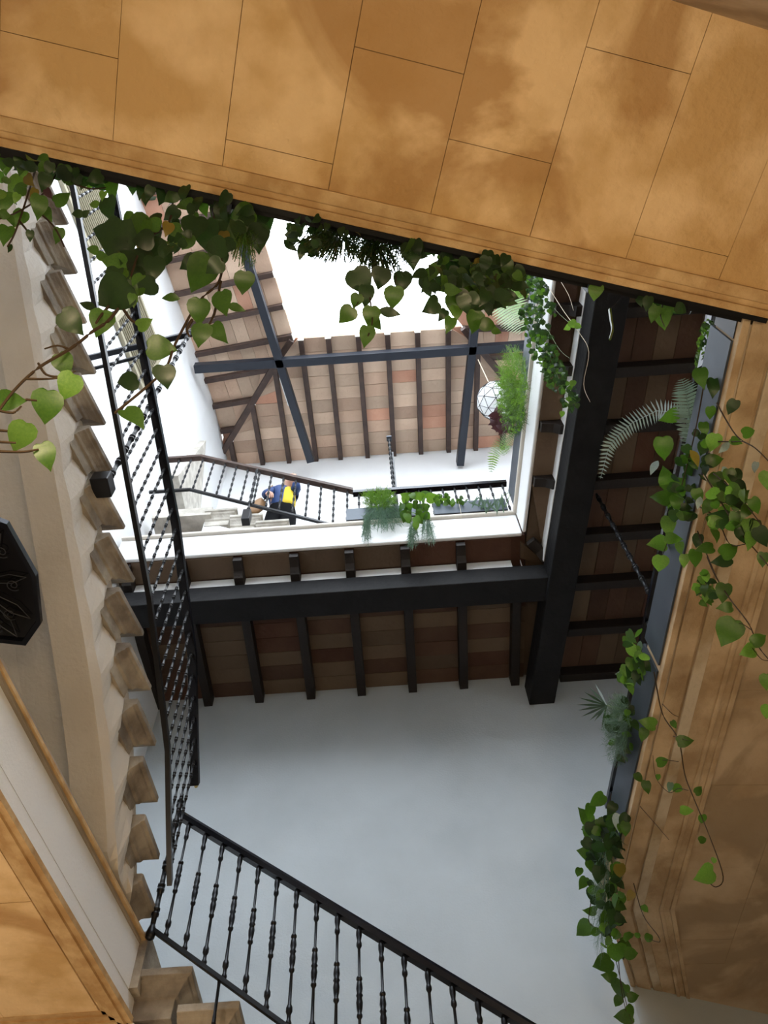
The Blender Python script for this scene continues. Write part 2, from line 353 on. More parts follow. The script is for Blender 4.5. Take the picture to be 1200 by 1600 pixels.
# newel where both railings meet
nw = thing('newel_post', 'slim turned black iron newel standing where the two stair railings meet', 'post', (-1.385, 4.08, 2.93))
inst('shaft', bead_mesh(.90, 'shaft', 6, r=.014), nw, Matrix.Translation((-1.385, 4.075, 2.95)))
MB().loft([[(-1.385+.028*q*math.cos(a*math.pi/4), 4.075+.028*q*math.sin(a*math.pi/4), z) for a in range(8)] for z, q in ((2.86, .3), (2.875, .9), (2.90, 1), (2.93, .7), (2.955, .4))]).build('foot', 'iron', nw, True)
# lower flight railing
br = thing('stair_railing', 'black iron railing with turned balusters running down to the bottom edge of the picture', 'railing', (-1.37, 4.07, 2.9))
def bz(x): return 2.925-(x+1.39)*.745
MB().loft([[(x, 4.055, bz(x)-.013), (x, 4.085, bz(x)-.013), (x, 4.085, bz(x)+.013), (x, 4.055, bz(x)+.013)] for x in (-1.37, 1.2)]).build('bottom_rail', 'iron', br)
MB().loft([[(x, 4.045, bz(x)+.745), (x, 4.095, bz(x)+.745), (x, 4.105, bz(x)+.775), (x, 4.09, bz(x)+.80), (x, 4.05, bz(x)+.80), (x, 4.035, bz(x)+.775)] for x in (-1.36, 1.2)]).build('handrail', 'iron_gloss', br)
bb = baluster_mesh(.75, 'baluster')
for k in range(20):
    x = -1.30+.1135*k; inst('baluster', bb, br, Matrix.Translation((x, 4.07, bz(x))))
for x in (-.98, .1):
    MB().tube([(x, 4.07, bz(x)), (x, 4.07, bz(x)-.22), (x, 4.12, bz(x)-.24)], .011, 6).build('bracket', 'iron', br)
# tall beaded post fixed to the side of the flight
pm = bead_mesh(2.85, 'shaft', 17, r=.0125)
tp = thing('iron_post', 'tall beaded iron post bolted to a step end of the left flight', 'post', (-1.53, 2.05, 4.2))
inst('shaft', pm, tp, Matrix.Translation((-1.53, 2.08, 4.30)))
MB().box((-1.60, 2.02, 4.21), (-1.50, 2.14, 4.31)).build('bracket', 'iron', tp, bevel=.006)
cb = thing('cross_bar', 'pair of black iron bars crossing from the tall beaded post to the left wall', 'bar', (-2.0, 2.2, 7.15))
MB().bar((-2.87, 2.34, 7.15), (-1.50, 2.13, 7.22), .05, .05).build('upper_bar', 'iron_gloss', cb, bevel=.01)
MB().bar((-2.86, 2.42, 7.05), (-1.60, 2.2, 7.10), .025, .03).build('lower_bar', 'iron', cb)
MB().loft([[(-1.52+.04*q*math.cos(a*math.pi/4), 2.08+dy, 7.21+.04*q*math.sin(a*math.pi/4)) for a in range(8)] for dy, q in ((0, .3), (.015, .9), (.045, 1), (.07, .6))]).build('end_knob', 'iron', cb)

# ------------------------------------------------------------------ planted steel troughs and rail on the right gallery, thin steel edge on the near gallery
def trough_r(y0, y1, label):
    t = thing('planter_trough', label, 'planter', (xf(y0), y0, 3.55), 'steel planter troughs along the galleries')
    u0 = (y0-1.1)/RD.y; u1 = (y1-1.1)/RD.y
    MB().hexa(*rpoly(u0, u1, -.012, .0-.002, 3.53, 3.77)).build('front_plate', 'slate_metal', t)
    MB().hexa(*rpoly(u0, u1, .20, .21, 3.745, 3.83)).build('back_plate', 'slate_metal', t)
    for a in (u0, u1-.01): MB().hexa(*rpoly(a, a+.01, -.002, .20, 3.745, 3.77)).build('end_plate', 'iron', t)
    MB().hexa(*rpoly(u0+.02, u1-.02, .0, .19, 3.745, 3.76)).build('soil', 'stem', t)
trough_r(1.24, 3.02, 'long slate grey steel planter on the right gallery, nearest the ochre ceiling')
trough_r(3.06, 4.55, 'slate grey steel planter farther down the right gallery, above the bottom vines')
struct(MB().hexa(*rpoly(-1.3, .13, -.006, -.002, 3.53, 3.745)).build('trim_7', 'iron'))
rr_ = thing('gallery_railing', 'black handrail and bars behind the planters of the right gallery', 'railing', (1.8, 1.4, 3.75))
MB().bar(rp(-.1, .34, 4.60), rp(4.2, .34, 4.60), .045, .035).build('handrail', 'iron_gloss', rr_)
gb = baluster_mesh(.84, 'baluster')
for k in range(6): inst('baluster', gb, rr_, Matrix.Translation(rp(.02+.80*k, .34, 3.745)))
stay = MB().bar(rp(-.05, .33, 4.58), rp(.38, .03, 3.86), .03, .03); stay.build('stay', 'iron', rr_)
cp = thing('iron_column', 'slender beaded iron column rising from the right gallery to a dark joist', 'post', (1.89, 3.65, 3.75))
inst('shaft', bead_mesh(2.86, 'shaft', 18, r=.014), cp, Matrix.Translation((1.89, 3.65, 3.745)))
ef = thing('steel_edge', 'dark steel edge strip running along the ochre ceiling above the hanging plants', 'edging', ep(-1, 0, 3.46))
MB().hexa(*epoly(-2.8, 1.72, -.022, -.002, 3.44, 3.80)).build('front_plate', 'iron', ef)
MB().hexa(*epoly(-2.8, 1.72, -.05, -.023, 3.50, 3.53)).build('lip', 'iron', ef)
for u in (-.55, .95): MB().hexa(*epoly(u, u+.03, -.065, -.022, 3.47, 3.56)).build('clip', 'slate_metal', ef)

# ------------------------------------------------------------------ gallery two: tiles on dark joists on heavy beams
def grid_tiles(par, fr, us, vrows, vmin, vmax, z, m, th=.03, half=.045, skip=None):
    for a, b in zip(us, us[1:]):
        for r0, r1 in zip(vrows, vrows[1:]):
            q = []
            for uu in (a+half, b-half):
                lo = max(r0, vmin(uu)); hi = min(r1, vmax(uu)); q.append((uu, lo, hi))
            if q[0][2]-q[0][1] < .02 and q[1][2]-q[1][1] < .02: continue
            g = .0025; dz = rnd.uniform(0, .006)
            P = [(q[0][0], q[0][1]+g), (q[1][0], q[1][1]+g), (q[1][0], max(q[1][2]-g, q[1][1]+.004)), (q[0][0], max(q[0][2]-g, q[0][1]+.004))]
            MB().hexa([fr(u_, v_, z(v_)+dz) for u_, v_ in P], [fr(u_, v_, z(v_)+th) for u_, v_ in P]).build('tile', m, par)
def profile_joist(par, fr, u, v0, v1, z, wd, ht, m, name='joist', tail=None):
    """joist along v; tail: shaped end at v0 (quarter-round bracket)"""
    lo = []
    if tail:
        pr = [(v0, ht*.45), (v0+.05, ht*.5), (v0+.10, ht*.62), (v0+.14, ht*.9), (v0+.15, ht), (v0+.17, ht), (v0+.18, ht)]
    else: pr = [(v0, ht)]
    pr = pr+[(v1, ht)]
    rings = [[fr(u-wd/2, v, z(v)-h_), fr(u+wd/2, v, z(v)-h_), fr(u+wd/2, v, z(v)+.005), fr(u-wd/2, v, z(v)+.005)] for v, h_ in pr]
    return MB().loft(rings).build(name, m, par, bevel=.004)
cf = lambda u, v, z: (u, v, z)
def xl2(y): return 1.46-.083*(y-1.81)                    # line of the right ledge face
zt = lambda v: 6.765
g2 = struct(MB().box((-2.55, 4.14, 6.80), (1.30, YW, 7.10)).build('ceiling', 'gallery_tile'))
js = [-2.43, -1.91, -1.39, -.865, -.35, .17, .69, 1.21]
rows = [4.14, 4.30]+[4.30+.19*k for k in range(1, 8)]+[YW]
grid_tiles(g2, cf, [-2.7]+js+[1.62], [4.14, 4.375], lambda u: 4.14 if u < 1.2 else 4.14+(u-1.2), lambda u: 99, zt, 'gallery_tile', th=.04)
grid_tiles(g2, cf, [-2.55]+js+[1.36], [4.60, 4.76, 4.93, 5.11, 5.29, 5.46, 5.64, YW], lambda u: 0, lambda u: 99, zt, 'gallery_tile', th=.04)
for x in js:
    profile_joist(g2, cf, x, 4.15 if x < 1.2 else 4.45, YW, zt, .085, .125, 'joist_wood', tail=x < 1.2)
    if x < 1: 
        pass
for a, b in zip([-2.5]+js, js+[1.30]):
    MB().box((a+.046, 4.39, 6.62), (b-.046, 4.42, 6.77)).build('infill', 'white_plaster', g2)
tr = struct(MB().prism([(-2.55, 4.10), (xl2(4.10), 4.10), (xl2(4.1), 4.14), (-2.55, 4.14)], 6.775, 7.13).build('trim_1', 'white_plaster', bevel=.015))
struct(MB().prism([(-2.55, 4.07), (xl2(4.07)-.02, 4.07), (xl2(4.3)+.10, 4.25), (-2.55, 4.25)], 7.131, 7.17).build('trim_2', 'cream_plaster', bevel=.01))
fb = tag(MB().box((-2.62, 4.36, 6.395), (1.46, 4.62, 6.62)).build('ceiling_beam', 'black_wood', bevel=.008), 'heavy black timber beam running left to right under the gallery joists', 'beam')
# right wing of gallery two
def r2(u, v, z):                                          # u = Y along, v = distance right of the ledge face
    return (xl2(u)+v, u, z)
g2r = struct(MB().prism([(xl2(-1.5)+.05, -1.5), (xl2(4.05)+.05, 4.05), (1.31, 4.25), (1.31, YW), (3.0, YW), (3.0, -1.5)], 6.80, 7.10).build('ceiling', 'gallery_tile'))
jr = [-1.02, -.51, 0, .50, 1.01, 1.53, 2.04, 2.54, 3.05, 3.58, 4.13, 4.66, 5.2, YW-.05]
tailr = [1.01, 1.53, 2.0, 2.5, 3.02, 3.55]
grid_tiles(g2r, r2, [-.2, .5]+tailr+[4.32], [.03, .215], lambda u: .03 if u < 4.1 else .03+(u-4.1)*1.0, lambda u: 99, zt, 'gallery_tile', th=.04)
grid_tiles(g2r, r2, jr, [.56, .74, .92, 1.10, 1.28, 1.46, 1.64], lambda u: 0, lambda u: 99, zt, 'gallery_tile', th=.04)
for y in jr: profile_joist(g2r, r2, y, .54, 1.66, zt, .09, .125, 'joist_wood')
for y in tailr: profile_joist(g2r, r2, y, .04, .33, zt, .085, .125, 'joist_wood', tail=True)
MB().prism([(xl2(-1.5)+.30, -1.5), (xl2(4.33)+.192, 4.33), (xl2(4.33)+.222, 4.33), (xl2(-1.5)+.33, -1.5)], 6.62, 6.772).build('infill', 'white_plaster', g2r)
dj = Vector((.22, .26, 0)).normalized(); dn = Vector((-dj.y, dj.x, 0))*.045; ac = Vector((xl2(4.1)+.07, 4.17, 0)); ae = ac+dj*.40; am = ac+dj*.2
MB().loft([[tuple(p-dn)[:2]+(6.77-h_,), tuple(p+dn)[:2]+(6.77-h_,), tuple(p+dn)[:2]+(6.77,), tuple(p-dn)[:2]+(6.77,)] for p, h_ in ((ac, .06), (ac+dj*.12, .075), (am, .125), (ae, .125))]).build('corner_joist', 'joist_wood', g2r, bevel=.004)
struct(MB().prism([(xl2(-1.5), -1.5), (xl2(4.10), 4.10), (xl2(4.1)+.035, 4.1), (xl2(-1.5)+.035, -1.5)], 6.775, 7.13).build('trim_3', 'white_plaster', bevel=.015))
struct(MB().prism([(xl2(-1.5)-.03, -1.5), (xl2(4.07)-.03, 4.07), (xl2(4.2)+.12, 4.2), (xl2(-1.5)+.12, -1.5)], 7.131, 7.17).build('trim_4', 'cream_plaster', bevel=.01))
rb = MB().prism([(xl2(-1.5)+.30, -1.5), (xl2(YW)+.17, YW-.002), (xl2(YW)+.42, YW-.002), (xl2(-1.5)+.58, -1.5)], 6.34, 6.62)
tag(rb.build('ceiling_beam', 'black_wood', bevel=.01), 'heaviest black timber beam, running from the far wall toward the ochre ceiling on the right', 'beam')

# ------------------------------------------------------------------ upper flight, railing, planters on gallery two
uf = thing('staircase', 'pale stone steps on the upper gallery below the standing person', 'staircase', (-1.5, 4.3, 7.1))
for k in range(8):
    if k < 4: x1 = -.66-.285*k+.0; 
    zt_ = 7.32+.16*k
    xr = -.42-.285*k
    if k <= 4: stone(xr-.33, xr, 4.27, YW-.005, zt_, .20, '-y', '+x', 'pale_stone', uf)
MB().extr([(-.75, 4.36, 7.18), (-1.9, 4.36, 7.86), (-1.9, 4.36, 7.60), (-1.2, 4.36, 7.18)], (0, 1.4, 0)).build('soffit', 'white_plaster', uf)
MB().box((-2.44, 4.27, 7.86), (-1.82, YW-.005, 8.02)).build('landing', 'pale_stone', uf)
ur = thing('stair_railing', 'distant iron railing in front of the person on the upper gallery', 'railing', (-1.2, 4.15, 7.2))
def uz(x): return 7.13+(-.33-x)*.63 if x > -2.08 else 8.23
MB().loft([[(x, 4.135, uz(x)-.015), (x, 4.165, uz(x)-.015), (x, 4.165, uz(x)+.015), (x, 4.135, uz(x)+.015)] for x in (-.40, -2.08, -2.52)]).build('bottom_rail', 'iron', ur)
MB().loft([[(x, 4.12, z-.02), (x, 4.18, z-.02), (x, 4.18, z+.03), (x, 4.12, z+.03)] for x, z in ((-.31, 7.93), (-2.08, 9.03), (-2.52, 9.03))]).build('handrail', 'brown_wood', ur)
ub = bead_mesh(.78, 'baluster', 6, 'iron', .0085)
for k in range(16):
    x = -.37-.14*k
    if x > -2.5: inst('baluster', ub, ur, Matrix.Translation((x, 4.15, uz(x)+.01)))
for o in [inst('post', bead_mesh(1.0, 'post', 7, 'iron', .012), ur, Matrix.Translation((-1.37, 4.10, 7.52)))]: pass
MB().box((-1.41, 4.055, 7.33), (-1.33, 4.14, 7.53)).build('bracket', 'iron', ur, bevel=.005)
gr = thing('gallery_railing', 'dark handrail and bars behind the planters of the far upper gallery', 'railing', (.5, 4.2, 7.17))
MB().bar((-.31, 4.16, 7.90), (1.30, 4.16, 7.90), .06, .05).build('handrail', 'iron_gloss', gr)
g3 = bead_mesh(.72, 'baluster', 5, 'iron', .0085)
for k in range(13): inst('baluster', g3, gr, Matrix.Translation((-.25+.125*k, 4.16, 7.165)))
up_ = thing('iron_post', 'tall beaded iron post rising above the planters on the far gallery', 'post', (.12, 4.2, 7.17))
inst('shaft', bead_mesh(2.2, 'shaft', 18, 'iron', .013), up_, Matrix.Translation((.12, 4.22, 7.165)))
MB().box((.09, 4.19, 9.36), (.15, 4.25, 9.39)).build('cap', 'slate_metal', up_)
MB().bar((.145, 4.24, 7.17), (.145, 4.24, 9.0), .02, .03, (0, 1, 0)).build('stay', 'iron', up_)
def trough_u(x0, x1, label, y=4.06, z=7.172):
    t = thing('planter_trough', label, 'planter', (x0, y, z), 'steel planter troughs along the galleries')
    MB().box((x0, y, z), (x1, y+.01, z+.22)).build('front_plate', 'slate_metal', t)
    MB().box((x0, y+.07, z), (x1, y+.075, z+.22)).build('back_plate', 'slate_metal', t)
    for a in (x0, x1-.008): MB().box((a, y+.01, z), (a+.008, y+.07, z+.22)).build('end_plate', 'slate_metal', t)
    MB().box((x0+.01, y+.011, z), (x1-.01, y+.069, z+.19)).build('soil', 'stem', t)
trough_u(-.37, .42, 'slate grey planter with feathery green trails on the far upper ledge')
trough_u(.49, 1.20, 'slate grey planter with strappy plants at the right end of the far upper ledge')
def trough_v(y0, y1, label):
    t = thing('planter_trough', label, 'planter', (xl2(y0), y0, 7.172), 'steel planter troughs along the galleries')
    def q(v0, v1, z0, z1, a=y0, b=y1): return [(xl2(a)+v0, a, z0), (xl2(b)+v0, b, z0), (xl2(b)+v1, b, z0), (xl2(a)+v1, a, z0)], [(xl2(a)+v0, a, z1), (xl2(b)+v0, b, z1), (xl2(b)+v1, b, z1), (xl2(a)+v1, a, z1)]
    MB().hexa(*q(-.02, -.01, 7.172, 7.50)).build('front_plate', 'slate_metal', t)
    MB().hexa(*q(.14, .15, 7.172, 7.50)).build('back_plate', 'slate_metal', t)
    for a in (y0, y1-.01): MB().hexa(*q(-.009, .139, 7.172, 7.50, a, a+.01)).build('end_plate', 'slate_metal', t)
    MB().hexa(*q(-.009, .139, 7.172, 7.46, y0+.012, y1-.012)).build('soil', 'stem', t)
trough_v(1.5, 2.85, 'slate grey planter on the right upper ledge, under the fluffy bright ferns')
trough_v(2.9, 4.04, 'slate grey planter at the far end of the right upper ledge')

# ------------------------------------------------------------------ the roof round the sky opening
def bay_infill(par, fr, us, v, z0, z1, half=.045):
    for a, b in zip(us, us[1:]): MB().hexa([fr(a+half, v, z0), fr(b-half, v, z0), fr(b-half, v+.03, z0), fr(a+half, v+.03, z0)], [fr(a+half, v, z1), fr(b-half, v, z1), fr(b-half, v+.03, z1), fr(a+half, v+.03, z1)]).build('infill', 'white_plaster', par)
def roof(fr, us, rows, vmin, vmax, z, deck_u, ev, rw=.07, rh=.10, mt='roof_tile', tails=.10, zslope=.2):
    z0 = z(0)
    q = [(deck_u[0], ev), (deck_u[1], ev), (deck_u[2], rows[-1]+.05), (deck_u[3], rows[-1]+.05)]
    d = struct(MB().hexa([fr(a, b, z(b)+.035) for a, b in q], [fr(a, b, z(b)+.10) for a, b in q]).build('ceiling', 'roof_tile'))
    grid_tiles(d, fr, us, rows, vmin, vmax, z, mt, half=rw/2+.003)
    for u in us[1:-1]:
        v0 = max(ev+tails-.1, vmin(u))
        profile_joist(d, fr, u, v0, vmax(u), z, rw, rh, 'brown_wood', 'rafter')
        if vmin(u) <= ev+.01:
            MB().hexa([fr(u-rw/2-.008, ev-.004, z(ev)-rh+.0), fr(u+rw/2+.008, ev-.004, z(ev)-rh), fr(u+rw/2+.008, ev+.004, z(ev)-rh), fr(u-rw/2-.008, ev+.004, z(ev)-rh)],
                      [fr(u-rw/2-.008, ev-.004, z(ev)+.03), fr(u+rw/2+.008, ev-.004, z(ev)+.03), fr(u+rw/2+.008, ev+.004, z(ev)+.03), fr(u-rw/2-.008, ev+.004, z(ev)+.03)]).build('end_cap', 'pale_stone', d)
    return d
# far side
zfar = lambda v: 11.95+.2*(v-4.0)
usf = [-2.75, -2.31, -1.87, -1.45, -1.02, -.63, -.2, .22, .65, 1.09, 1.52, 1.95, 2.4, 2.85]
def vminf(u): return 3.70 if -1.15 < u < 1.30 else (3.70+(-1.15-u)*1.38 if u < 0 else 3.70+(u-1.30)*1.38)
rf = roof(cf, usf, [3.70, 3.93, 4.10, 4.33, 4.53, 4.74, 4.96, 5.17, 5.38, 5.60, YW], vminf, lambda u: YW, zfar, (-1.1, 1.28, 3.0, -2.6), 3.70)
bay_infill(rf, cf, [u for u in usf if -1.1 < u < 1.2]+[1.4], 4.03, 11.75, 11.96, .036)
MB().box((-2.55, 3.90, 11.60), (2.9, 4.02, 11.745)).build('front_beam', 'steel_frame', rf, bevel=.005)
# left side
LD = Vector((.181, 1, 0)).normalized(); LN = Vector((-LD.y, LD.x, 0)); LO = Vector((-1.57, 2.48, 0))
def lf(u, v, z): p = LO+LD*u+LN*v; return (p.x, p.y, z)
zl = lambda v: 11.98+.2*v
usl = [-2.4, -1.95, -1.5, -1.05, -.6, -.14, .33, .79, 1.24, 1.66, 2.08, 2.50, 2.88]
rl = roof(lf, usl, [-.22, 0, .22, .42, .62, .82, 1.02, 1.30], lambda u: -.22 if u < 1.26 else -.22+(u-1.26)/.95, lambda u: 1.33, zl, (-2.4, 1.26, 2.80, -2.4), -.22)
bay_infill(rl, lf, usl[:8]+[1.1], .06, 11.76, 11.98, .036)
def beam_f(fr, u0, u1, v0, v1, z0, z1, nm, m, par): return MB().hexa([fr(u0, v0, z0), fr(u1, v0, z0), fr(u1, v1, z0), fr(u0, v1, z0)], [fr(u0, v0, z1), fr(u1, v0, z1), fr(u1, v1, z1), fr(u0, v1, z1)]).build(nm, m, par, bevel=.004)
beam_f(lf, -2.5, 3.10, -.02, .09, 11.60, 11.755, 'side_beam', 'steel_frame', rl)
beam_f(lf, 1.75, 2.2, .10, .13, 11.76, 11.93, 'white_board', 'white_plaster', rl)
# hips
def hip(p, q, par, w_=.09, h_=.11): MB().bar(p, q, w_, h_).build('hip_rafter', 'brown_wood', par, bevel=.004)
hip((-1.42, 4.05, 11.93), (-2.45, 5.52, 12.20), rf); hip((-1.15, 3.70, 11.85), (-1.33, 3.93, 11.9), rf, .08, .09)
# right side
QD = Vector((-.112, 1, 0)).normalized(); QN = Vector((QD.y, -QD.x, 0)); QO = Vector((1.40, 3.72, 0))
def qf(u, v, z): p = QO+QD*u+QN*v; return (p.x, p.y, z)
usr = [-3.95, -3.5, -3.05, -2.6, -2.15, -1.70, -1.26, -.82, -.40, .02, .45, .88, 1.3, 1.75, 2.1]
rq = roof(qf, usr, [-.22, 0, .22, .42, .62, .82, 1.02, 1.30], lambda u: -.22 if u < -.14 else -.22+(u+.14)/1.1, lambda u: 1.33, zl, (-3.95, -.14, 1.62, -3.95), -.22)
bay_infill(rq, qf, usr[:9]+[-.05], .06, 11.76, 11.98, .036)
beam_f(qf, -4.0, 2.05, -.02, .09, 11.60, 11.755, 'side_beam', 'steel_frame', rq)
hip((1.56, 4.05, 11.93), (2.62, 5.52, 12.20), rf); hip((1.30, 3.70, 11.85), (1.46, 3.93, 11.9), rf, .08, .09)

# hanging white lantern under the right hip
hl = thing('hanging_lantern', 'faceted white hanging lantern with dark lead lines below the roof beam', 'lantern', (1.56, 4.32, 10.3))
me = bpy.data.meshes.new('glass_globe'); bm = bmesh.new(); bmesh.ops.create_icosphere(bm, subdivisions=2, radius=.27); bm.to_mesh(me); bm.free(); me.materials.append(M['lamp_glass'])
hc = atz(776, 626, 10.5)
inst('glass_globe', me, hl, Matrix.Translation(hc))
me2 = me.copy(); me2.materials.clear(); me2.materials.append(M['iron'])
fo = inst('lead_frame', me2, hl, Matrix.Translation(hc)@Matrix.Scale(1.01, 4)); wm = fo.modifiers.new('w', 'WIREFRAME'); wm.thickness = .008
ct = atz(747, 562, 11.6)
MB().tube([ct, hc+Vector((0, 0, .26))], .007, 5).build('cord', 'cord', hl)

# ------------------------------------------------------------------ shutters, pier on the left wall
def shutter(y, z, label):
    xw = lambda yy: -2.84+(yy-2.59)*.17 if yy > 2.59 else -2.84+(yy-2.59)*.187
    t = thing('louvered_shutter', label, 'shutter', (xw(y), y, z-.6), 'louvered shutters on the upper left wall')
    w_ = .42
    def F(y0, y1, z0, z1, d0, d1, nm):
        MB().hexa([(xw(y0)+d0, y0, z0), (xw(y1)+d0, y1, z0), (xw(y1)+d1, y1, z0), (xw(y0)+d1, y0, z0)], [(xw(y0)+d0, y0, z1), (xw(y1)+d0, y1, z1), (xw(y1)+d1, y1, z1), (xw(y0)+d1, y0, z1)]).build(nm, 'shutter', t)
    F(y-w_, y-w_+.05, z-.6, z+.6, .005, .05, 'stile'); F(y+w_-.05, y+w_, z-.6, z+.6, .005, .05, 'stile')
    F(y-w_+.05, y+w_-.05, z+.54, z+.6, .005, .05, 'top_rail'); F(y-w_+.05, y+w_-.05, z-.6, z-.54, .005, .05, 'bottom_rail')
    for k in range(16):
        zz = z-.53+k*.067
        MB().hexa([(xw(y-w_)+.04, y-w_+.05, zz), (xw(y+w_)+.04, y+w_-.05, zz), (xw(y+w_)+.05, y+w_-.05, zz+.008), (xw(y-w_)+.05, y-w_+.05, zz+.008)],
                  [(xw(y-w_)+.008, y-w_+.05, zz+.04), (xw(y+w_)+.008, y+w_-.05, zz+.04), (xw(y+w_)+.015, y+w_-.05, zz+.048), (xw(y-w_)+.015, y-w_+.05, zz+.048)]).build('slat', 'shutter', t)
shutter(1.50, 10.0, 'beige louvered shutter on the upper left wall, nearest the ochre ceiling')
shutter(2.95, 9.9, 'beige louvered shutter on the upper left wall, behind the big green leaves')
struct(MB().add([(-2.50, 4.35, 9.0), (-2.50, 5.55, 9.0), (-2.50, 4.75, 10.9), (-2.38, 4.35, 9.0), (-2.36, 5.55, 9.0), (-2.40, 4.75, 10.9)], [(0, 1, 2), (3, 5, 4), (0, 3, 4, 1), (1, 4, 5, 2), (2, 5, 3, 0)]).build('trim_5', 'pale_stone'))

# ------------------------------------------------------------------ black octagonal lantern at the left edge
ol = thing('octagonal_lantern', 'black octagonal iron lantern with scrollwork, cut by the left edge of the picture', 'lantern', (-1.87, 2.02, 3.2))
oct_ = [(-1.61, 1.72), (-1.555, 1.99), (-1.60, 2.25), (-1.70, 2.365), (-1.98, 2.30), (-2.12, 2.02), (-2.08, 1.72), (-1.85, 1.58)]
oc = Vector((-1.85, 2.0, 0))
def osc(s, z): return [(oc.x+(x-oc.x)*s, oc.y+(y-oc.y)*s, z) for x, y in oct_]
MB().loft([osc(1, 3.20), osc(1, 3.23), osc(.93, 3.23), osc(.93, 3.20), osc(1, 3.20)], cap=False).build('bottom_frame', 'iron_gloss', ol)
MB().loft([osc(.93, 3.215), osc(.93, 3.222)]).build('glass_pane', 'dark_glass', ol)
MB().loft([osc(.97, 3.23), osc(.90, 3.26), osc(.3, 3.30)]).build('body', 'iron', ol)
MB().tube([(-2.1, 2.05, 3.26), (-2.1, 2.05, 3.95)], .012, 6).build('hanger', 'iron', ol)
def spiral(c, r0, turns, ph, sgn=1):
    return [(c[0]+r0*(1-.8*t)*math.cos(ph+sgn*t*turns*6.283), c[1]+r0*(1-.8*t)*math.sin(ph+sgn*t*turns*6.283), 3.198) for t in [k/24 for k in range(25)]]
for (x, y) in oct_[:5]+[oct_[7]]:
    s1 = Vector((oc.x+(x-oc.x)*.62, oc.y+(y-oc.y)*.62, 3.198)); s2 = Vector((oc.x+(x-oc.x)*.85, oc.y+(y-oc.y)*.85, 3.198)); dd = (s2-s1)
    MB().tube([(oc.x, oc.y, 3.198), tuple(s1+Vector((-dd.y, dd.x, 0))*.35), tuple(s2)], .0022, 5).build('scroll', 'scroll_iron', ol)
    MB().tube([(oc.x, oc.y, 3.198), tuple(s1-Vector((-dd.y, dd.x, 0))*.35), tuple(s2)], .0022, 5).build('scroll', 'scroll_iron', ol)
    MB().tube(spiral((s1.x-.05*dd.y/.1, s1.y+.05*dd.x/.1), .032, 1.5, 1), .0022, 5).build('scroll', 'scroll_iron', ol)
# ------------------------------------------------------------------ the person on the upper steps
def skin(name, V, E, m, parent, lv=2):
    me = bpy.data.meshes.new(name); me.from_pydata([v[:3] for v in V], [(a, b) for a, b in E], [])
    o = bpy.data.objects.new(name, me); C.objects.link(o)
    if parent: o.parent = parent; o.matrix_parent_inverse = Matrix.Translation(parent.location).inverted()
    md = o.modifiers.new('skin', 'SKIN'); md.use_smooth_shade = True
    for i, v in enumerate(V):
        r = v[3] if isinstance(v[3], tuple) else (v[3], v[3])
        me.skin_vertices[0].data[i].radius = r; me.skin_vertices[0].data[i].use_root = (i == 0)
    sb = o.modifiers.new('sub', 'SUBSURF'); sb.levels = lv; sb.render_levels = lv
    me.materials.append(M[m]); return o
pp = thing('person', 'person in navy jacket, yellow top and black trousers leaning at the upper stair railing', 'person', (-1.16, 4.68, 7.64))
V = [(-1.17, 4.68, 8.46, .13), (-1.17, 4.67, 8.64, .115), (-1.16, 4.64, 8.84, .13), (-1.13, 4.59, 8.90, .06), (-1.10, 4.56, 8.93, .045), (-1.085, 4.54, 8.95, .072), (-1.07, 4.53, 9.01, .085), (-1.07, 4.54, 9.07, .06),
     (-1.30, 4.60, 8.90, .055), (-1.345, 4.52, 8.70, .043), (-1.275, 4.43, 8.555, .030), (-1.265, 4.415, 8.525, .030),
     (-1.03, 4.59, 8.88, .05), (-.985, 4.47, 8.74, .04), (-1.01, 4.40, 8.86, .030), (-1.02, 4.395, 8.90, .030),
     (-1.25, 4.68, 8.40, .085), (-1.26, 4.64, 8.07, .06), (-1.26, 4.70, 7.75, .042), (-1.26, 4.68, 7.675, .035), (-1.26, 4.55, 7.665, .03),
     (-1.09, 4.68, 8.40, .085), (-1.08, 4.64, 8.07, .06), (-1.08, 4.70, 7.75, .042), (-1.08, 4.68, 7.675, .035), (-1.08, 4.55, 7.665, .03),
     (-1.068, 4.452, 8.985, .014)]
Eg = [(0, 1), (1, 2), (2, 3), (3, 4), (4, 5), (5, 6), (6, 7), (2, 8), (8, 9), (9, 10), (10, 11), (2, 12), (12, 13), (13, 14), (14, 15), (0, 16), (16, 17), (17, 18), (18, 19), (19, 20), (0, 21), (21, 22), (22, 23), (23, 24), (24, 25), (6, 26)]
def fingers(root, base, d, side, curl):
    d = Vector(d).normalized(); s = Vector(side).normalized(); c = Vector(curl).normalized(); b0 = Vector(base)
    for k, ln in enumerate((.062, .072, .068, .054)):
        a = len(V); p = b0+s*(-.03+.02*k)
        V.append((*p, .010)); V.append((*(p+d*ln*.5+c*.006), .009)); V.append((*(p+d*ln*.85+c*.028), .008))
        Eg.extend([(root, a), (a, a+1), (a+1, a+2)])
    a = len(V); p = b0-s*.038-d*.03
    V.append((*p, .011)); V.append((*(p-s*.015+d*.035+c*.01), .009)); Eg.extend([(root, a), (a, a+1)])
fingers(11, (-1.262, 4.405, 8.495), (.1, -.15, -1), (1, .2, 0), (0, .8, -.3))
fingers(15, (-1.03, 4.40, 8.935), (-.2, .2, 1), (1, .1, 0), (-.3, .9, 0))
skin('body', V, Eg, 'skin', pp)
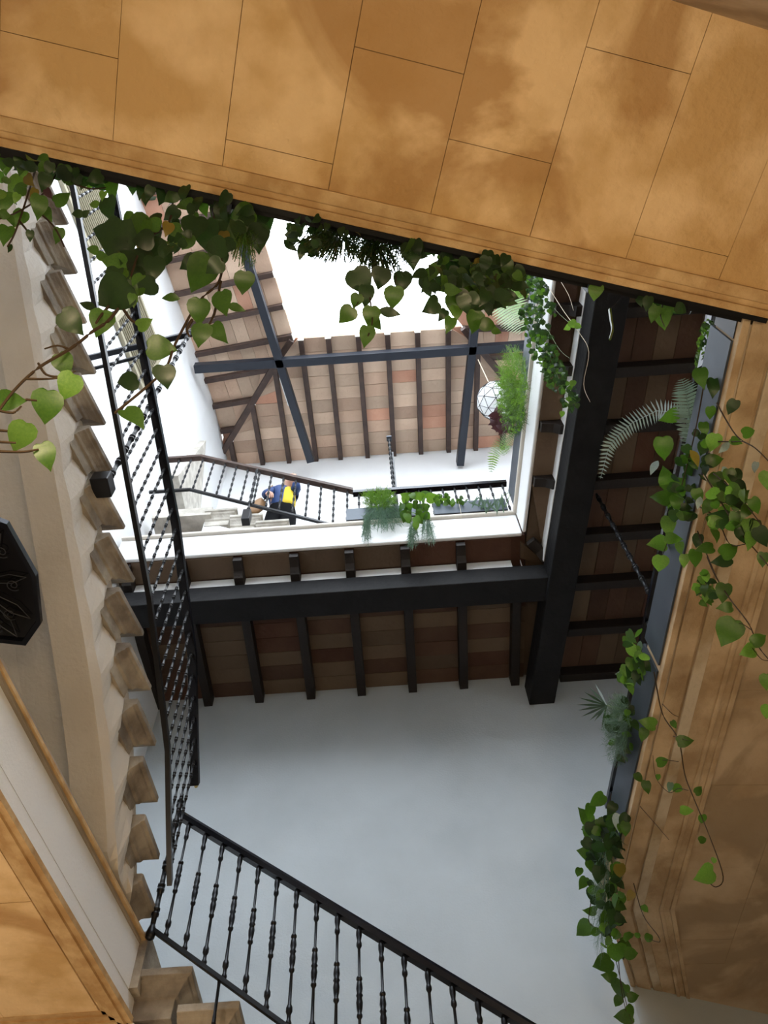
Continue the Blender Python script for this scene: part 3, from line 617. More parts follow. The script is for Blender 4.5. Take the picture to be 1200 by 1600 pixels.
skin('jacket', [(-1.19, 4.68, 8.50, .13), (-1.16, 4.64, 8.84, .155), (-1.14, 4.595, 8.93, .085), (-1.30, 4.60, 8.90, .075), (-1.345, 4.52, 8.70, .062), (-1.29, 4.45, 8.60, .048), (-1.04, 4.59, 8.88, .065), (-.985, 4.47, 8.74, .055), (-1.00, 4.42, 8.82, .043)],
     [(0, 1), (1, 2), (1, 3), (3, 4), (4, 5), (1, 6), (6, 7), (7, 8)], 'navy', pp)
skin('top', [(-1.09, 4.63, 8.52, .10), (-1.09, 4.575, 8.76, .085), (-1.10, 4.555, 8.90, .065)], [(0, 1), (1, 2)], 'yellow_cloth', pp)
skin('trousers', [(-1.17, 4.68, 8.46, .165), (-1.17, 4.67, 8.74, .155), (-1.25, 4.68, 8.36, .115), (-1.26, 4.64, 8.07, .09), (-1.26, 4.69, 7.76, .075), (-1.09, 4.68, 8.36, .115), (-1.08, 4.64, 8.07, .09), (-1.08, 4.69, 7.76, .075)],
     [(0, 1), (0, 2), (2, 3), (3, 4), (0, 5), (5, 6), (6, 7)], 'black_cloth', pp)
for x in (-1.26, -1.08): MB().loft([[(x+.05*q*math.cos(a*math.pi/5), 4.62+.13*q*math.sin(a*math.pi/5), z) for a in range(10)] for z, q in ((7.642, 1), (7.67, 1), (7.72, .7))]).build('shoe', 'black_cloth', pp, True)
MB().loft([[(-1.07+.098*q*math.cos(a*math.pi/6), 4.565+.095*q*math.sin(a*math.pi/6)+dy, z) for a in range(12)] for z, q, dy in ((8.95, .80, .03), (9.00, .98, .02), (9.06, 1.0, .005), (9.105, .8, 0), (9.132, .35, 0))]).build('hair', 'hair', pp, True)
for x in (-1.103, -1.04): MB().loft([[(x+.010*q*math.cos(a*math.pi/4), y, 9.01+.007*q*math.sin(a*math.pi/4)) for a in range(8)] for y, q in ((4.456, .4), (4.46, 1), (4.475, 1))]).build('eye', 'iron', pp, True)
MB().bar((-1.095, 4.461, 8.943), (-1.045, 4.461, 8.943), .012, .008).build('mouth', 'leaf_plum', pp)
bgp = thing('shoulder_bag', 'tan leather shoulder bag hanging beside the person in the navy jacket', 'bag', (-1.42, 4.60, 8.3))
rings = []
for t in range(9):
    a = t/8; r = .02+.085*math.sin(math.pi*min(1, .12+a*.86)); cx = -1.36-.15*a; cz = 8.62-.26*a
    rings.append([(cx+.06*math.cos(k*math.pi/5)*.5-r*.6*math.sin(k*math.pi/5)*.5, 4.56+.045*math.cos(k*math.pi/5), cz+r*math.sin(k*math.pi/5)) for k in range(10)])
MB().loft(rings).build('pouch', 'tan_leather', bgp, True)
MB().tube([(-1.36, 4.55, 8.64), (-1.33, 4.52, 8.80), (-1.30, 4.56, 9.0), (-1.33, 4.64, 8.85), (-1.38, 4.60, 8.62)], .009, 6).build('strap', 'tan_leather', bgp)
# ------------------------------------------------------------------ plants
PN = (Vector((0, .648, 0))-EV*.075, EV)                       # hanging sheet just outside the near gallery edge
PR = (RO-RN*.06, RN)                                          # hanging sheet outside the right troughs
PT = (RO+RN*.09, RN)                                          # above the soil of the right troughs
_vd = Vector((-.083, 1, 0)).normalized(); _vn = Vector((_vd.y, -_vd.x, 0))
PV = (Vector((xl2(1.81)-.045, 1.81, 0)), _vn); PVT = (Vector((xl2(1.81)+.06, 1.81, 0)), _vn)
PU = (Vector((0, 4.02, 0)), Vector((0, 1, 0))); PUT = (Vector((0, 4.10, 0)), Vector((0, 1, 0)))
def heart(name, w_=.42, jag=0, thin=0, lobes=True):
    prof = [(0, .02), (-.05, .16), (-.02, .29), (.11, w_*.92), (.30, w_), (.50, w_*.86), (.70, w_*.56), (.87, w_*.22), (1.0, 0)] if lobes else [(0, .01), (.12, w_*.55), (.3, w_*.95), (.5, w_), (.7, w_*.7), (.88, w_*.3), (1, 0)]
    mb = MB(); n = len(prof)
    bd = rnd.uniform(-.10, .10); cv = rnd.uniform(.1, .3); asym = (rnd.uniform(.82, 1), rnd.uniform(.82, 1)); fold = rnd.uniform(.05, .35)
    mid = [(bd*t*abs(t), max(t, 0) if i else 0, .10*math.sin(max(t, 0)*2.6)-cv*max(t, 0)**2) for i, (t, q) in enumerate(prof)]
    vs = list(mid)
    for s in (-1, 1):
        for i, (t, q) in enumerate(prof):
            j = (1+jag*(1 if i % 2 else -1))
            vs.append((mid[i][0]+s*q*j*asym[s > 0], t+rnd.uniform(-.012, .012), fold*q+mid[i][2]-.35*q*q+rnd.uniform(-.012, .012)))
    fs = []
    for i in range(n-1):
        fs.append((i, i+1, n+i+1, n+i)); fs.append((i+1, i, 2*n+i, 2*n+i+1))
    return vs, fs
LM = {}
def leaf_mesh(kind, shape):
    k = (kind, shape, rnd.randrange(5))
    if k not in LM:
        vs, fs = heart('leaf', *{'heart': (.42,), 'wide': (.50,), 'narrow': (.27, 0, 0, False), 'jag': (.50, .14), 'blade': (.07, 0, 0, False)}[shape])
        me = bpy.data.meshes.new('leaf'); me.from_pydata(vs, [], [f for f in fs]); me.materials.append(M[kind]); me.polygons.foreach_set('use_smooth', [True]*len(me.polygons)); LM[k] = me
    return LM[k]
CAMZ = R3 @ Vector((0, 0, 1))
def leaf_matrix(P, lenpx, ang, tilt=.5):
    d = -(P.dot(CAMZ)); L_ = lenpx*d/FPX; a = math.radians(ang)
    y = (R3 @ Vector((math.cos(a), -math.sin(a), rnd.uniform(-tilt, tilt)*.7))).normalized()
    nrm = (-P.normalized()+Vector((rnd.uniform(-tilt, tilt), rnd.uniform(-tilt, tilt), rnd.uniform(-tilt, tilt)))).normalized()
    x = y.cross(nrm).normalized(); z = x.cross(y)
    m = Matrix((x, y, z)).transposed()*1.0
    m = Matrix([[m[i][j]*L_ for j in range(3)] for i in range(3)]).to_4x4()
    m.translation = P - y*L_*.45
    return m
def pt(px, py, pl, off=0): return on(px, py, pl[0]+pl[1]*off, pl[1])
def leaves(par, pl, lst, kind='leaf', shape='heart', dep=.04, tilt=.45):
    for t in lst:
        px, py, ln, an = t[:4]; k = t[4] if len(t) > 4 else kind; s = t[5] if len(t) > 5 else shape
        P = pt(px, py, pl, rnd.uniform(-dep, dep)); inst('leaf', leaf_mesh(k, s), par, leaf_matrix(P, ln, an, tilt))
def away(px, py): return math.degrees(math.atan2(py-60, px-550))
def scatter(par, pl, n, cx, cy, rx, ry, ln, kinds, shape='heart', dep=.08, tilt=.9, stuff=False, rot=0):
    mb = {}
    for i in range(n):
        while True:
            a, b = rnd.uniform(-1, 1), rnd.uniform(-1, 1)
            if a*a+b*b < 1: break
        c, s = math.cos(math.radians(rot)), math.sin(math.radians(rot))
        px = cx+a*rx*c-b*ry*s; py = cy+a*rx*s+b*ry*c
        k = rnd.choice(kinds); P = pt(px, py, pl, rnd.uniform(-dep, dep)); mt = leaf_matrix(P, ln*rnd.uniform(.7, 1.25), away(px, py)+rnd.uniform(-60, 60), tilt)
        if stuff:
            me = leaf_mesh(k, shape); mb.setdefault(k, MB()).add([mt @ v.co for v in me.vertices], [tuple(p.vertices) for p in me.polygons])
        else: inst('leaf', leaf_mesh(k, shape), par, mt)
    for k, b in mb.items():
        o = b.build('foliage', k, par); o['kind'] = 'stuff'
def stem(par, pl, pts, r=.004, m='stem', off=0):
    P = [pt(x, y, pl, off) for x, y in pts]; Q = []
    for i in range(len(P)-1):
        p0, p1, p2, p3 = P[max(i-1, 0)], P[i], P[i+1], P[min(i+2, len(P)-1)]
        for k in range(5):
            t = k/5; Q.append(.5*((2*p1)+(p2-p0)*t+(2*p0-5*p1+4*p2-p3)*t*t+(3*p1-p0-3*p2+p3)*t**3))
    Q.append(P[-1]); MB().tube(Q, r, 5, r*.6).build('stem', m, par)
def fluff(par, pl, n, cx, cy, rx, ry, root, kind, ln=14, dep=.1, r=.0012, branch=5):
    """fine feathery foliage: thin strands with needle tufts, uncountable"""
    mb = MB()
    for i in range(n):
        a = rnd.uniform(0, 6.283); q = math.sqrt(rnd.random()); px = cx+rx*q*math.cos(a); py = cy+ry*q*math.sin(a)
        o = rnd.uniform(-dep, dep); P1 = pt(px, py, pl, o); P0 = pt(root[0]+(px-root[0])*.45, root[1]+(py-root[1])*.45, pl, o*.5)
        ax = (P1-P0); L_ = ax.length; s = ax.orthogonal().normalized(); t_ = ax.cross(s).normalized()
        mb.add([P0+s*r, P0-s*r, P1-s*r, P1+s*r], [(0, 1, 2, 3)])
        ll = ln*(-(P1.dot(CAMZ)))/FPX
        for k in range(branch):
            b = P0+ax*(.35+.65*k/branch); an = rnd.uniform(0, 6.283); d = (s*math.cos(an)+t_*math.sin(an)+ax.normalized()*.7).normalized()*ll*rnd.uniform(.5, 1)
            w_ = d.cross(ax).normalized()*r*1.1
            mb.add([b+w_, b-w_, b+d], [(0, 1, 2)])
    o = mb.build('foliage', kind, par); o['kind'] = 'stuff'
def frond(par, pl, pts, pin, kind, n=26, off=0, name='frond', off2=0):
    P = [pt(x, y, pl, off+(off2-off)*i/max(1, len(pts)-1)) for i, (x, y) in enumerate(pts)]; mb = MB()
    def ev(t):
        f = t*(len(P)-1); i = min(int(f), len(P)-2); return P[i].lerp(P[i+1], f-i)
    mb.tube([ev(k/12) for k in range(13)], .0025, 5, .001)
    for k in range(n):
        t = (k+.5)/n; c = ev(t); ax = (ev(min(1, t+.05))-ev(max(0, t-.05))).normalized(); up = -c.normalized(); sd = ax.cross(up).normalized()
        L_ = pin*(-(c.dot(CAMZ)))/FPX*(math.sin(math.pi*min(1, .18+.82*t))**.6*.9+.1)
        for s in (-1, 1):
            d = (sd*s+ax*.35+up*-.12).normalized()*L_; w_ = ax*min(L_*.13, .45*(P[-1]-P[0]).length/n)
            mb.add([c-w_, c+d*.5-w_*1.1, c+d, c+d*.5+w_*1.1, c+w_], [(0, 1, 2, 3, 4)])
    mb.build(name, kind, par)
def plant(label, cat, pl, px, py, group=None, name='trailing_plant'):
    return thing(name, label, cat, pt(px, py, pl), group)
dk = ['leaf_dark', 'leaf_dark', 'leaf']; md = ['leaf', 'leaf_dark', 'leaf', 'leaf_lime']
# -- A: far left
A = plant('trailing pothos with mixed green leaves hanging at the far upper left corner', 'plant', PN, 40, 240)
leaves(A, PN, [(8, 315, 36, 95), (31, 342, 32, 110), (60, 322, 38, 100), (74, 335, 26, 60), (8, 367, 34, 100), (47, 368, 18, 95, 'leaf_dark'), (15, 388, 14, 100, 'leaf_dark'), (92, 368, 26, 100),
 (24, 290, 36, 130, 'leaf_lime'), (36, 268, 26, 110, 'leaf_lime'), (45, 282, 24, 60, 'leaf_yellow'), (52, 303, 20, 120, 'leaf_yellow'), (76, 302, 17, 60, 'leaf_plum'), (70, 285, 30, 100, 'leaf_dark'), (100, 266, 36, 90, 'leaf_dark'), (62, 258, 34, 70, 'leaf_dark'),
 (40, 242, 18, 80, 'leaf_lime'), (8, 252, 40, 100), (28, 250, 24, 120), (124, 272, 18, 90, 'leaf_lime'), (157, 275, 28, 70), (176, 296, 32, 85), (172, 325, 40, 75, 'leaf_dark'), (161, 306, 18, 100, 'leaf_lime'), (147, 320, 18, 200, 'leaf_lime'), (120, 334, 18, 180, 'leaf_dark'), (134, 333, 15, 330, 'leaf_dark'), (112, 282, 24, 20), (97, 310, 30, 330), (2, 335, 24, 160), (17, 345, 18, 60), (145, 391, 20, 180), (162, 402, 22, 30)])
scatter(A, PN, 46, 80, 262, 95, 15, 26, dk, rot=15); scatter(A, PN, 10, 20, 290, 28, 30, 22, md)
for s in ([(100, 250), (70, 300), (30, 330), (-10, 345)], [(60, 250), (45, 300), (25, 360), (12, 385)], [(110, 285), (140, 295), (165, 293)], [(60, 330), (85, 355), (100, 385)], [(30, 345), (42, 360), (48, 372)]): stem(A, PN, s)
# -- B: large leaves
B = plant('pothos with the largest dark green leaves hanging in front of the left stair railing', 'plant', PN, 270, 290)
leaves(B, PN, [(178, 372, 74, 195, 'leaf_dark', 'jag'), (212, 418, 66, 75, 'leaf_dark', 'wide'), (178, 458, 66, 150, 'leaf_dark', 'wide'), (113, 503, 46, 40, 'leaf_dark', 'wide'), (158, 503, 44, 95, 'leaf', 'wide'), (138, 478, 34, 215, 'leaf_dark', 'narrow'), (205, 455, 34, 60, 'leaf'),
 (243, 398, 54, 150, 'leaf_dark', 'wide'), (286, 378, 30, 165, 'leaf'), (326, 368, 52, 85, 'leaf_dark', 'wide'), (340, 390, 34, 60), (313, 427, 62, 130, 'leaf', 'wide'), (338, 405, 44, 110, 'leaf_dark'), (381, 441, 36, 95, 'leaf', 'wide'), (349, 472, 40, 80, 'leaf', 'wide'), (310, 486, 42, 100, 'leaf', 'wide'), (314, 522, 38, 100, 'leaf', 'wide'), (341, 520, 38, 60), (368, 480, 30, 10, 'leaf', 'narrow'),
 (252, 546, 46, 5, 'leaf', 'wide'), (200, 597, 36, 165, 'leaf_dark', 'wide'), (257, 588, 38, 85, 'leaf_dark', 'wide'), (208, 653, 46, 40), (226, 505, 28, 340, 'leaf_lime'), (405, 372, 44, 80, 'leaf_dark', 'wide'), (385, 350, 34, 100, 'leaf_dark'), (303, 352, 28, 110), (268, 335, 30, 140, 'leaf_dark'), (222, 298, 28, 110, 'leaf_dark'), (345, 335, 46, 95, 'leaf_dark'), (370, 362, 38, 80, 'leaf_dark'), (412, 345, 26, 60, 'leaf_dark'), (240, 350, 30, 200), (262, 358, 26, 100, 'leaf_yellow'), (222, 385, 26, 90, 'leaf_yellow'), (350, 372, 24, 90, 'leaf_yellow'), (268, 465, 30, 190, 'leaf', 'narrow')])
scatter(B, PN, 60, 310, 312, 120, 22, 28, dk, rot=15); scatter(B, PN, 22, 255, 365, 45, 28, 26, dk); scatter(B, PN, 14, 200, 440, 26, 40, 24, md); scatter(B, PN, 12, 205, 405, 38, 62, 46, dk, 'wide', .06, .5); scatter(B, PN, 9, 325, 385, 40, 45, 40, dk, 'wide', .06, .5); scatter(B, PN, 7, 380, 350, 40, 25, 36, dk, 'wide', .06, .5)
for s in ([(330, 320), (345, 400), (342, 440), (310, 472), (275, 535), (255, 580), (180, 645)], [(345, 440), (335, 490), (318, 520)], [(270, 300), (265, 345), (225, 380), (205, 430), (190, 470)], [(190, 455), (160, 490), (150, 505)], [(300, 330), (300, 360), (285, 378)], [(185, 470), (205, 500), (222, 505)], [(300, 500), (292, 515), (296, 525)]): stem(B, PN, s, .0045)
fluff(B, PN, 60, 385, 395, 26, 30, (385, 340), 'leaf', 12, .05)
# -- C: long vine to the left edge
Cc = plant('bare stemmed vine with six heart shaped leaves reaching past the left flight', 'plant', PN, 205, 470, name='trailing_vine')
stem(Cc, PN, [(212, 440), (175, 495), (142, 520), (110, 545), (60, 575), (22, 610), (-15, 660)], .0045)
for s in ([(60, 568), (72, 585), (95, 588), (118, 580)], [(40, 592), (75, 592), (110, 588)], [(-8, 640), (20, 645), (33, 635)], [(-8, 672), (30, 675)], [(-8, 690), (25, 692)], [(-8, 705), (35, 706), (60, 702)], [(40, 624), (58, 626)], [(106, 545), (90, 540), (70, 545)]): stem(Cc, PN, s, .0028)
leaves(Cc, PN, [(100, 568, 38, 60, 'leaf', 'wide'), (106, 603, 46, 115, 'leaf_lime', 'wide'), (71, 634, 54, 100, 'leaf', 'wide'), (18, 626, 42, 5, 'leaf'), (33, 682, 52, 115, 'leaf_lime', 'wide'), (72, 712, 46, 65, 'leaf')], tilt=.2)
# -- D: feathery silhouette
D = plant('feathery dark asparagus fern hanging against the white sky', 'fern', PN, 560, 360, name='asparagus_fern')
fluff(D, PN, 330, 555, 378, 92, 38, (540, 350), 'leaf_dark', 14, .04, .0022, 5); fluff(D, PN, 190, 605, 404, 46, 36, (585, 362), 'leaf_dark', 13, .04, .0022, 5)
scatter(D, PN, 60, 520, 350, 85, 12, 15, ['leaf_dark'], rot=15)
Dh = plant('small spiny leaved sprig at the left end of the strip of sky', 'plant', PN, 470, 345)
scatter(Dh, PN, 44, 480, 372, 30, 24, 17, ['leaf_dark'], 'jag'); leaves(Dh, PN, [(452, 383, 28, 45, 'leaf_dark', 'narrow'), (470, 393, 26, 100, 'leaf_dark', 'narrow'), (492, 392, 24, 60, 'leaf_dark')])
stem(Dh, PN, [(490, 340), (480, 365), (460, 385)], .003)
# -- E
Eo = plant('pothos shoot with serrated leaves hanging in the middle of the sky opening', 'plant', PN, 585, 400)
leaves(Eo, PN, [(563, 440, 46, 60, 'leaf_dark', 'wide'), (572, 462, 36, 95, 'leaf_dark'), (594, 434, 34, 110, 'leaf_dark', 'wide'), (629, 441, 36, 90, 'leaf_dark', 'wide'), (615, 464, 36, 95, 'leaf', 'wide'), (557, 470, 24, 110, 'leaf', 'wide'), (542, 492, 32, 125, 'leaf', 'wide'), (580, 494, 34, 90, 'leaf', 'wide'), (588, 505, 24, 60, 'leaf'), (607, 488, 36, 12, 'leaf_dark', 'narrow'), (574, 525, 34, 95), (645, 398, 44, 75, 'leaf_dark', 'wide')], tilt=.3)
stem(Eo, PN, [(590, 375), (582, 420), (578, 460), (582, 500), (575, 525)], .0035); stem(Eo, PN, [(582, 455), (565, 465), (550, 488)], .0025); stem(Eo, PN, [(600, 385), (618, 425), (616, 450)], .0025)
# -- F
F_ = plant('dense bushy pothos with dark and olive leaves hanging at the right end of the sky', 'plant', PN, 740, 400)
scatter(F_, PN, 130, 742, 440, 78, 46, 27, ['leaf_dark', 'leaf_dark', 'leaf_dark', 'leaf'], dep=.14); scatter(F_, PN, 50, 730, 405, 95, 20, 24, dk, rot=14); scatter(F_, PN, 5, 735, 435, 40, 30, 24, ['leaf_yellow'])
leaves(F_, PN, [(673, 478, 32, 150, 'leaf_dark', 'wide'), (692, 492, 22, 120, 'leaf_dark'), (702, 507, 28, 110), (713, 488, 26, 90, 'leaf_lime'), (740, 502, 36, 100, 'leaf', 'wide'), (762, 508, 28, 10), (776, 518, 16, 30), (798, 462, 26, 10, 'leaf_dark'), (655, 430, 26, 160, 'leaf_dark'), (668, 446, 28, 130, 'leaf_dark')])
# -- G: right upper trough
G1 = plant('bright green sword fern at the ledge beside the bushy pothos', 'fern', PVT, 790, 430, name='sword_fern')
frond(G1, PV, [(778, 415), (785, 455), (800, 490), (816, 520)], 34, 'leaf_lime', 30); frond(G1, PV, [(800, 400), (812, 430), (818, 465)], 26, 'leaf_lime', 22, -.05); frond(G1, PV, [(785, 400), (768, 440), (760, 470)], 22, 'leaf', 20, -.03)
G2 = plant('fluffy bright green asparagus fern on the planter of the right upper ledge', 'fern', PVT, 810, 600, name='asparagus_fern')
fluff(G2, PV, 420, 798, 600, 28, 66, (822, 600), 'leaf_lime', 13, .12, .002, 6); fluff(G2, PV, 260, 800, 645, 22, 42, (820, 640), 'leaf', 12, .12, .002, 6)
scatter(G2, PV, 160, 800, 625, 22, 55, 8, ['leaf_lime'], 'narrow', .1, 1, True)
G3 = plant('plum coloured thin leaved plant below the fluffy fern on the right upper ledge', 'plant', PVT, 800, 665, name='thin_leaved_plant')
for k in range(26): leaves(G3, PV, [(785+rnd.uniform(-14, 14), 655+rnd.uniform(-16, 18), 20, rnd.uniform(100, 260), 'leaf_plum', 'narrow')])
stem(G3, PV, [(812, 665), (795, 660), (780, 645)], .003); stem(G3, PV, [(812, 668), (790, 672)], .003)
G4 = plant('pale fern frond drooping above the far end of the right upper ledge', 'fern', PVT, 798, 685, name='sword_fern')
frond(G4, PV, [(802, 680), (785, 690), (772, 710), (767, 738)], 14, 'leaf_lime', 22); frond(G4, PV, [(802, 676), (790, 695), (786, 712)], 12, 'leaf_lime', 16, -.03)
# -- H creeping small leaves
H = plant('small leaved creeper spilling over the right upper ledge below the bushy pothos', 'plant', PV, 835, 430)
for i, (x, y, rx, ry, n) in enumerate([(832, 445, 18, 32, 90), (835, 505, 20, 34, 110), (850, 545, 22, 30, 100), (868, 585, 18, 30, 80), (888, 618, 14, 28, 50), (855, 470, 10, 30, 30)]):
    scatter(H, PV, n, x, y, rx, ry, 8.5, ['leaf_dark', 'leaf', 'leaf_dark'], 'wide', .05, .9, True, -20)
leaves(H, PV, [(895, 600, 12, 90, 'leaf_lime', 'wide'), (892, 622, 10, 60, 'leaf_lime', 'wide'), (878, 647, 10, 100, 'leaf_lime', 'wide'), (859, 580, 9, 90, 'leaf_lime', 'wide'), (861, 604, 9, 90, 'leaf_lime', 'wide'), (895, 507, 16, 60, 'leaf_lime', 'wide'), (886, 512, 12, 140, 'leaf_lime', 'wide'), (903, 510, 12, 20, 'leaf_lime', 'wide')])
for s in ([(828, 430), (838, 500), (860, 560), (893, 640)], [(845, 440), (865, 480), (890, 505)], [(838, 480), (870, 540), (890, 560)]): stem(H, PV, s, .002, 'stem_green')
stem(H, PV, [(858, 450), (880, 485), (905, 520), (920, 550), (912, 600), (922, 628)], .0022, 'cord'); stem(H, PV, [(870, 430), (888, 460), (896, 485)], .002, 'cord')
# -- I under the ochre edge
I1 = plant('single pale green leaf and bud string hanging from the ochre ceiling edge', 'plant', PN, 930, 440)
leaves(I1, PN, [(931, 456, 26, 95, 'leaf_lime', 'wide'), (937, 450, 18, 30)]); stem(I1, PN, [(985, 445), (970, 465), (953, 484)], .001, 'stem')
stem(I1, PN, [(953, 484), (955, 500), (957, 515), (953, 530)], .007, 'leaf_lime')
I2 = plant('dark leaved plant tucked under the ochre ceiling edge above the joists', 'plant', PN, 1040, 470)
leaves(I2, PN, [(1012, 474, 24, 100, 'leaf_dark'), (1022, 490, 28, 110), (1036, 498, 34, 85), (1043, 480, 26, 70), (1030, 480, 26, 120, 'leaf_dark'), (1063, 478, 22, 30), (1075, 470, 20, 10), (1087, 478, 18, 60), (1055, 468, 22, 80, 'leaf_dark'), (1000, 470, 18, 80, 'leaf_dark')])
scatter(I2, PN, 14, 1045, 474, 40, 8, 20, dk, rot=14); stem(I2, PN, [(1040, 465), (1032, 490), (1038, 510)], .003)
# -- J right troughs
J1 = plant('fine leaved mossy plant at the top end of the nearest slate planter', 'plant', PT, 1105, 540)
scatter(J1, PT, 300, 1102, 548, 13, 48, 7, ['leaf', 'leaf_lime', 'leaf_dark'], 'wide', .05, 1, True, 8)
J2 = plant('silvery fern with one curled frond and one long arching frond in front of the joists', 'fern', PT, 1085, 680, name='sword_fern')
frond(J2, PT, [(1085, 700), (1078, 650), (1072, 615), (1065, 592)], 26, 'frond_silver', 20, 0, off2=-.2); frond(J2, PT, [(1085, 705), (1070, 650), (1030, 640), (985, 662), (952, 695), (938, 748)], 20, 'frond_silver', 44, 0, off2=-.35)
J3 = plant('large trailing pothos spilling over the nearest slate planter across the right soffit', 'plant', PR, 1090, 720)
leaves(J3, PR, [(1095, 590, 34, 90), (1115, 605, 32, 100, 'leaf_dark'), (1047, 652, 32, 150), (1036, 700, 38, 85), (1023, 730, 26, 120, 'frond_silver', 'narrow'), (1145, 636, 26, 110, 'leaf_dark'), (1100, 670, 24, 90), (1115, 691, 30, 95, 'leaf_lime', 'wide'), (1116, 720, 28, 350), (1120, 750, 28, 90, 'leaf', 'wide'), (1132, 698, 24, 130, 'frond_silver', 'narrow'), (1133, 735, 14, 20, 'frond_silver'), (1180, 730, 18, 100, 'frond_silver'), (1170, 675, 26, 340), (1198, 750, 30, 90, 'leaf_lime', 'wide'), (1156, 780, 38, 320), (1125, 808, 34, 185, 'leaf_dark'), (1150, 812, 28, 90), (1175, 828, 30, 90, 'leaf_lime', 'wide'),
 (1040, 745, 34, 255), (1050, 765, 34, 210), (1034, 778, 34, 195), (1066, 760, 30, 80), (1057, 786, 28, 90), (1093, 785, 20, 100, 'frond_silver', 'narrow'), (1058, 792, 20, 90, 'frond_silver'), (1044, 822, 34, 100, 'leaf_lime'), (1052, 842, 28, 20), (1027, 850, 32, 185, 'leaf_lime', 'wide'), (1032, 880, 28, 90, 'leaf_lime', 'wide'), (1063, 856, 22, 90, 'leaf_lime'), (1070, 876, 22, 90, 'leaf_lime'), (1086, 872, 30, 90), (1090, 845, 24, 100, 'leaf_dark'), (1102, 858, 28, 170), (1140, 860, 36, 330), (1128, 876, 32, 165, 'leaf_dark'), (1162, 838, 34, 60, 'leaf_dark'), (1192, 874, 24, 100), (1190, 838, 34, 70, 'leaf_dark'), (1090, 775, 26, 80), (1105, 792, 26, 120), (1085, 715, 30, 60, 'leaf_yellow', 'narrow'), (1078, 735, 24, 60, 'leaf_dark'), (1110, 645, 22, 80), (1100, 700, 26, 100, 'leaf_dark'), (1150, 690, 20, 30), (1165, 800, 26, 120), (1180, 790, 28, 60), (1140, 745, 28, 80), (1158, 760, 24, 40, 'leaf_dark')])
scatter(J3, PR, 40, 1080, 745, 24, 80, 20, dk, dep=.06, rot=12); scatter(J3, PR, 22, 1105, 920, 16, 26, 17, md, dep=.03); scatter(J3, PR, 26, 1150, 800, 42, 60, 26, md, dep=.05)
for s in ([(1100, 600), (1085, 680), (1065, 760), (1045, 840), (1030, 880)], [(1120, 630), (1150, 680), (1180, 700), (1205, 725)], [(1100, 740), (1130, 790), (1155, 830), (1185, 865), (1205, 890)], [(1090, 790), (1120, 810), (1140, 850), (1165, 850)], [(1090, 830), (1110, 880), (1130, 925)], [(1120, 690), (1160, 690)], [(1115, 740), (1150, 770), (1190, 820)]): stem(J3, PR, s, .0035)
J4 = plant('long vine with spaced leaves hanging across the middle of the right soffit', 'plant', PR, 1120, 890, name='trailing_vine')
stem(J4, PR, [(1105, 870), (1118, 900), (1140, 935), (1170, 975), (1185, 1010), (1205, 1035)], .0035)
for s in ([(1175, 985), (1160, 975), (1152, 975)], [(1175, 1012), (1190, 1030), (1205, 1032)]): stem(J4, PR, s, .002)
leaves(J4, PR, [(1139, 988, 48, 115, 'leaf', 'wide'), (1133, 950, 24, 170), (1130, 926, 32, 105), (1186, 1000, 28, 330), (1168, 1018, 28, 170, 'leaf_lime', 'wide'), (1198, 1065, 26, 90, 'leaf_lime', 'wide'), (1198, 1112, 24, 100, 'leaf_lime', 'wide')], tilt=.25)
J5 = plant('clump of glossy leaves at the joint between the two slate planters', 'plant', PT, 985, 1030)
scatter(J5, PR, 34, 990, 1035, 20, 48, 22, ['leaf', 'leaf_lime', 'leaf_dark'], dep=.05, rot=8); leaves(J5, PR, [(975, 1052, 24, 160, 'frond_silver'), (1000, 1010, 20, 100, 'fern_silver', 'narrow'), (973, 1118, 22, 130, 'frond_silver', 'narrow')])
J6 = plant('dark fan palm leaf against the shaded far wall beside the right planter', 'palm', PT, 958, 1105, name='fan_palm')
for k, (x, y) in enumerate([(930, 1068), (920, 1073), (911, 1080), (904, 1090), (900, 1101), (903, 1110), (908, 1120), (920, 1127), (928, 1128), (940, 1138)]):
    c0 = pt(948, 1102, PT); c1 = pt(x, y, PT); a = (c1-c0); w_ = a.cross(-c0.normalized()).normalized()*.0085; m_ = c0.lerp(c1, .5)
    MB().add([c0-w_*.3, m_-w_, c1, m_+w_, c0+w_*.3], [(0, 1, 2, 3, 4)]).build('leaflet', 'leaf_dark', J6)
stem(J6, PT, [(948, 1102), (962, 1106), (985, 1112)], .004, 'stem_green')
J7 = plant('soft grey green asparagus fern below the fan palm leaf', 'fern', PR, 975, 1130, name='asparagus_fern')
fluff(J7, PR, 420, 962, 1140, 24, 60, (982, 1120), 'fern_silver', 13, .06, .0011, 6); scatter(J7, PR, 34, 972, 1140, 22, 50, 15, dk, dep=.05)
J8 = plant('thin vine with few leaves hanging lowest across the right soffit', 'plant', PR, 1020, 1080, name='trailing_vine')
stem(J8, PR, [(1022, 1050), (1035, 1115), (1060, 1155), (1070, 1210), (1085, 1250), (1110, 1310), (1130, 1370), (1118, 1386), (1105, 1375)], .0035)
for s in ([(1035, 1100), (1050, 1115), (1060, 1120)], [(1052, 1150), (1068, 1155), (1080, 1158)], [(1060, 1190), (1045, 1188), (1035, 1188)], [(1075, 1235), (1060, 1232), (1045, 1238), (1025, 1215), (1020, 1180)], [(1000, 1260), (1022, 1285), (1045, 1312)]): stem(J8, PR, s, .002)
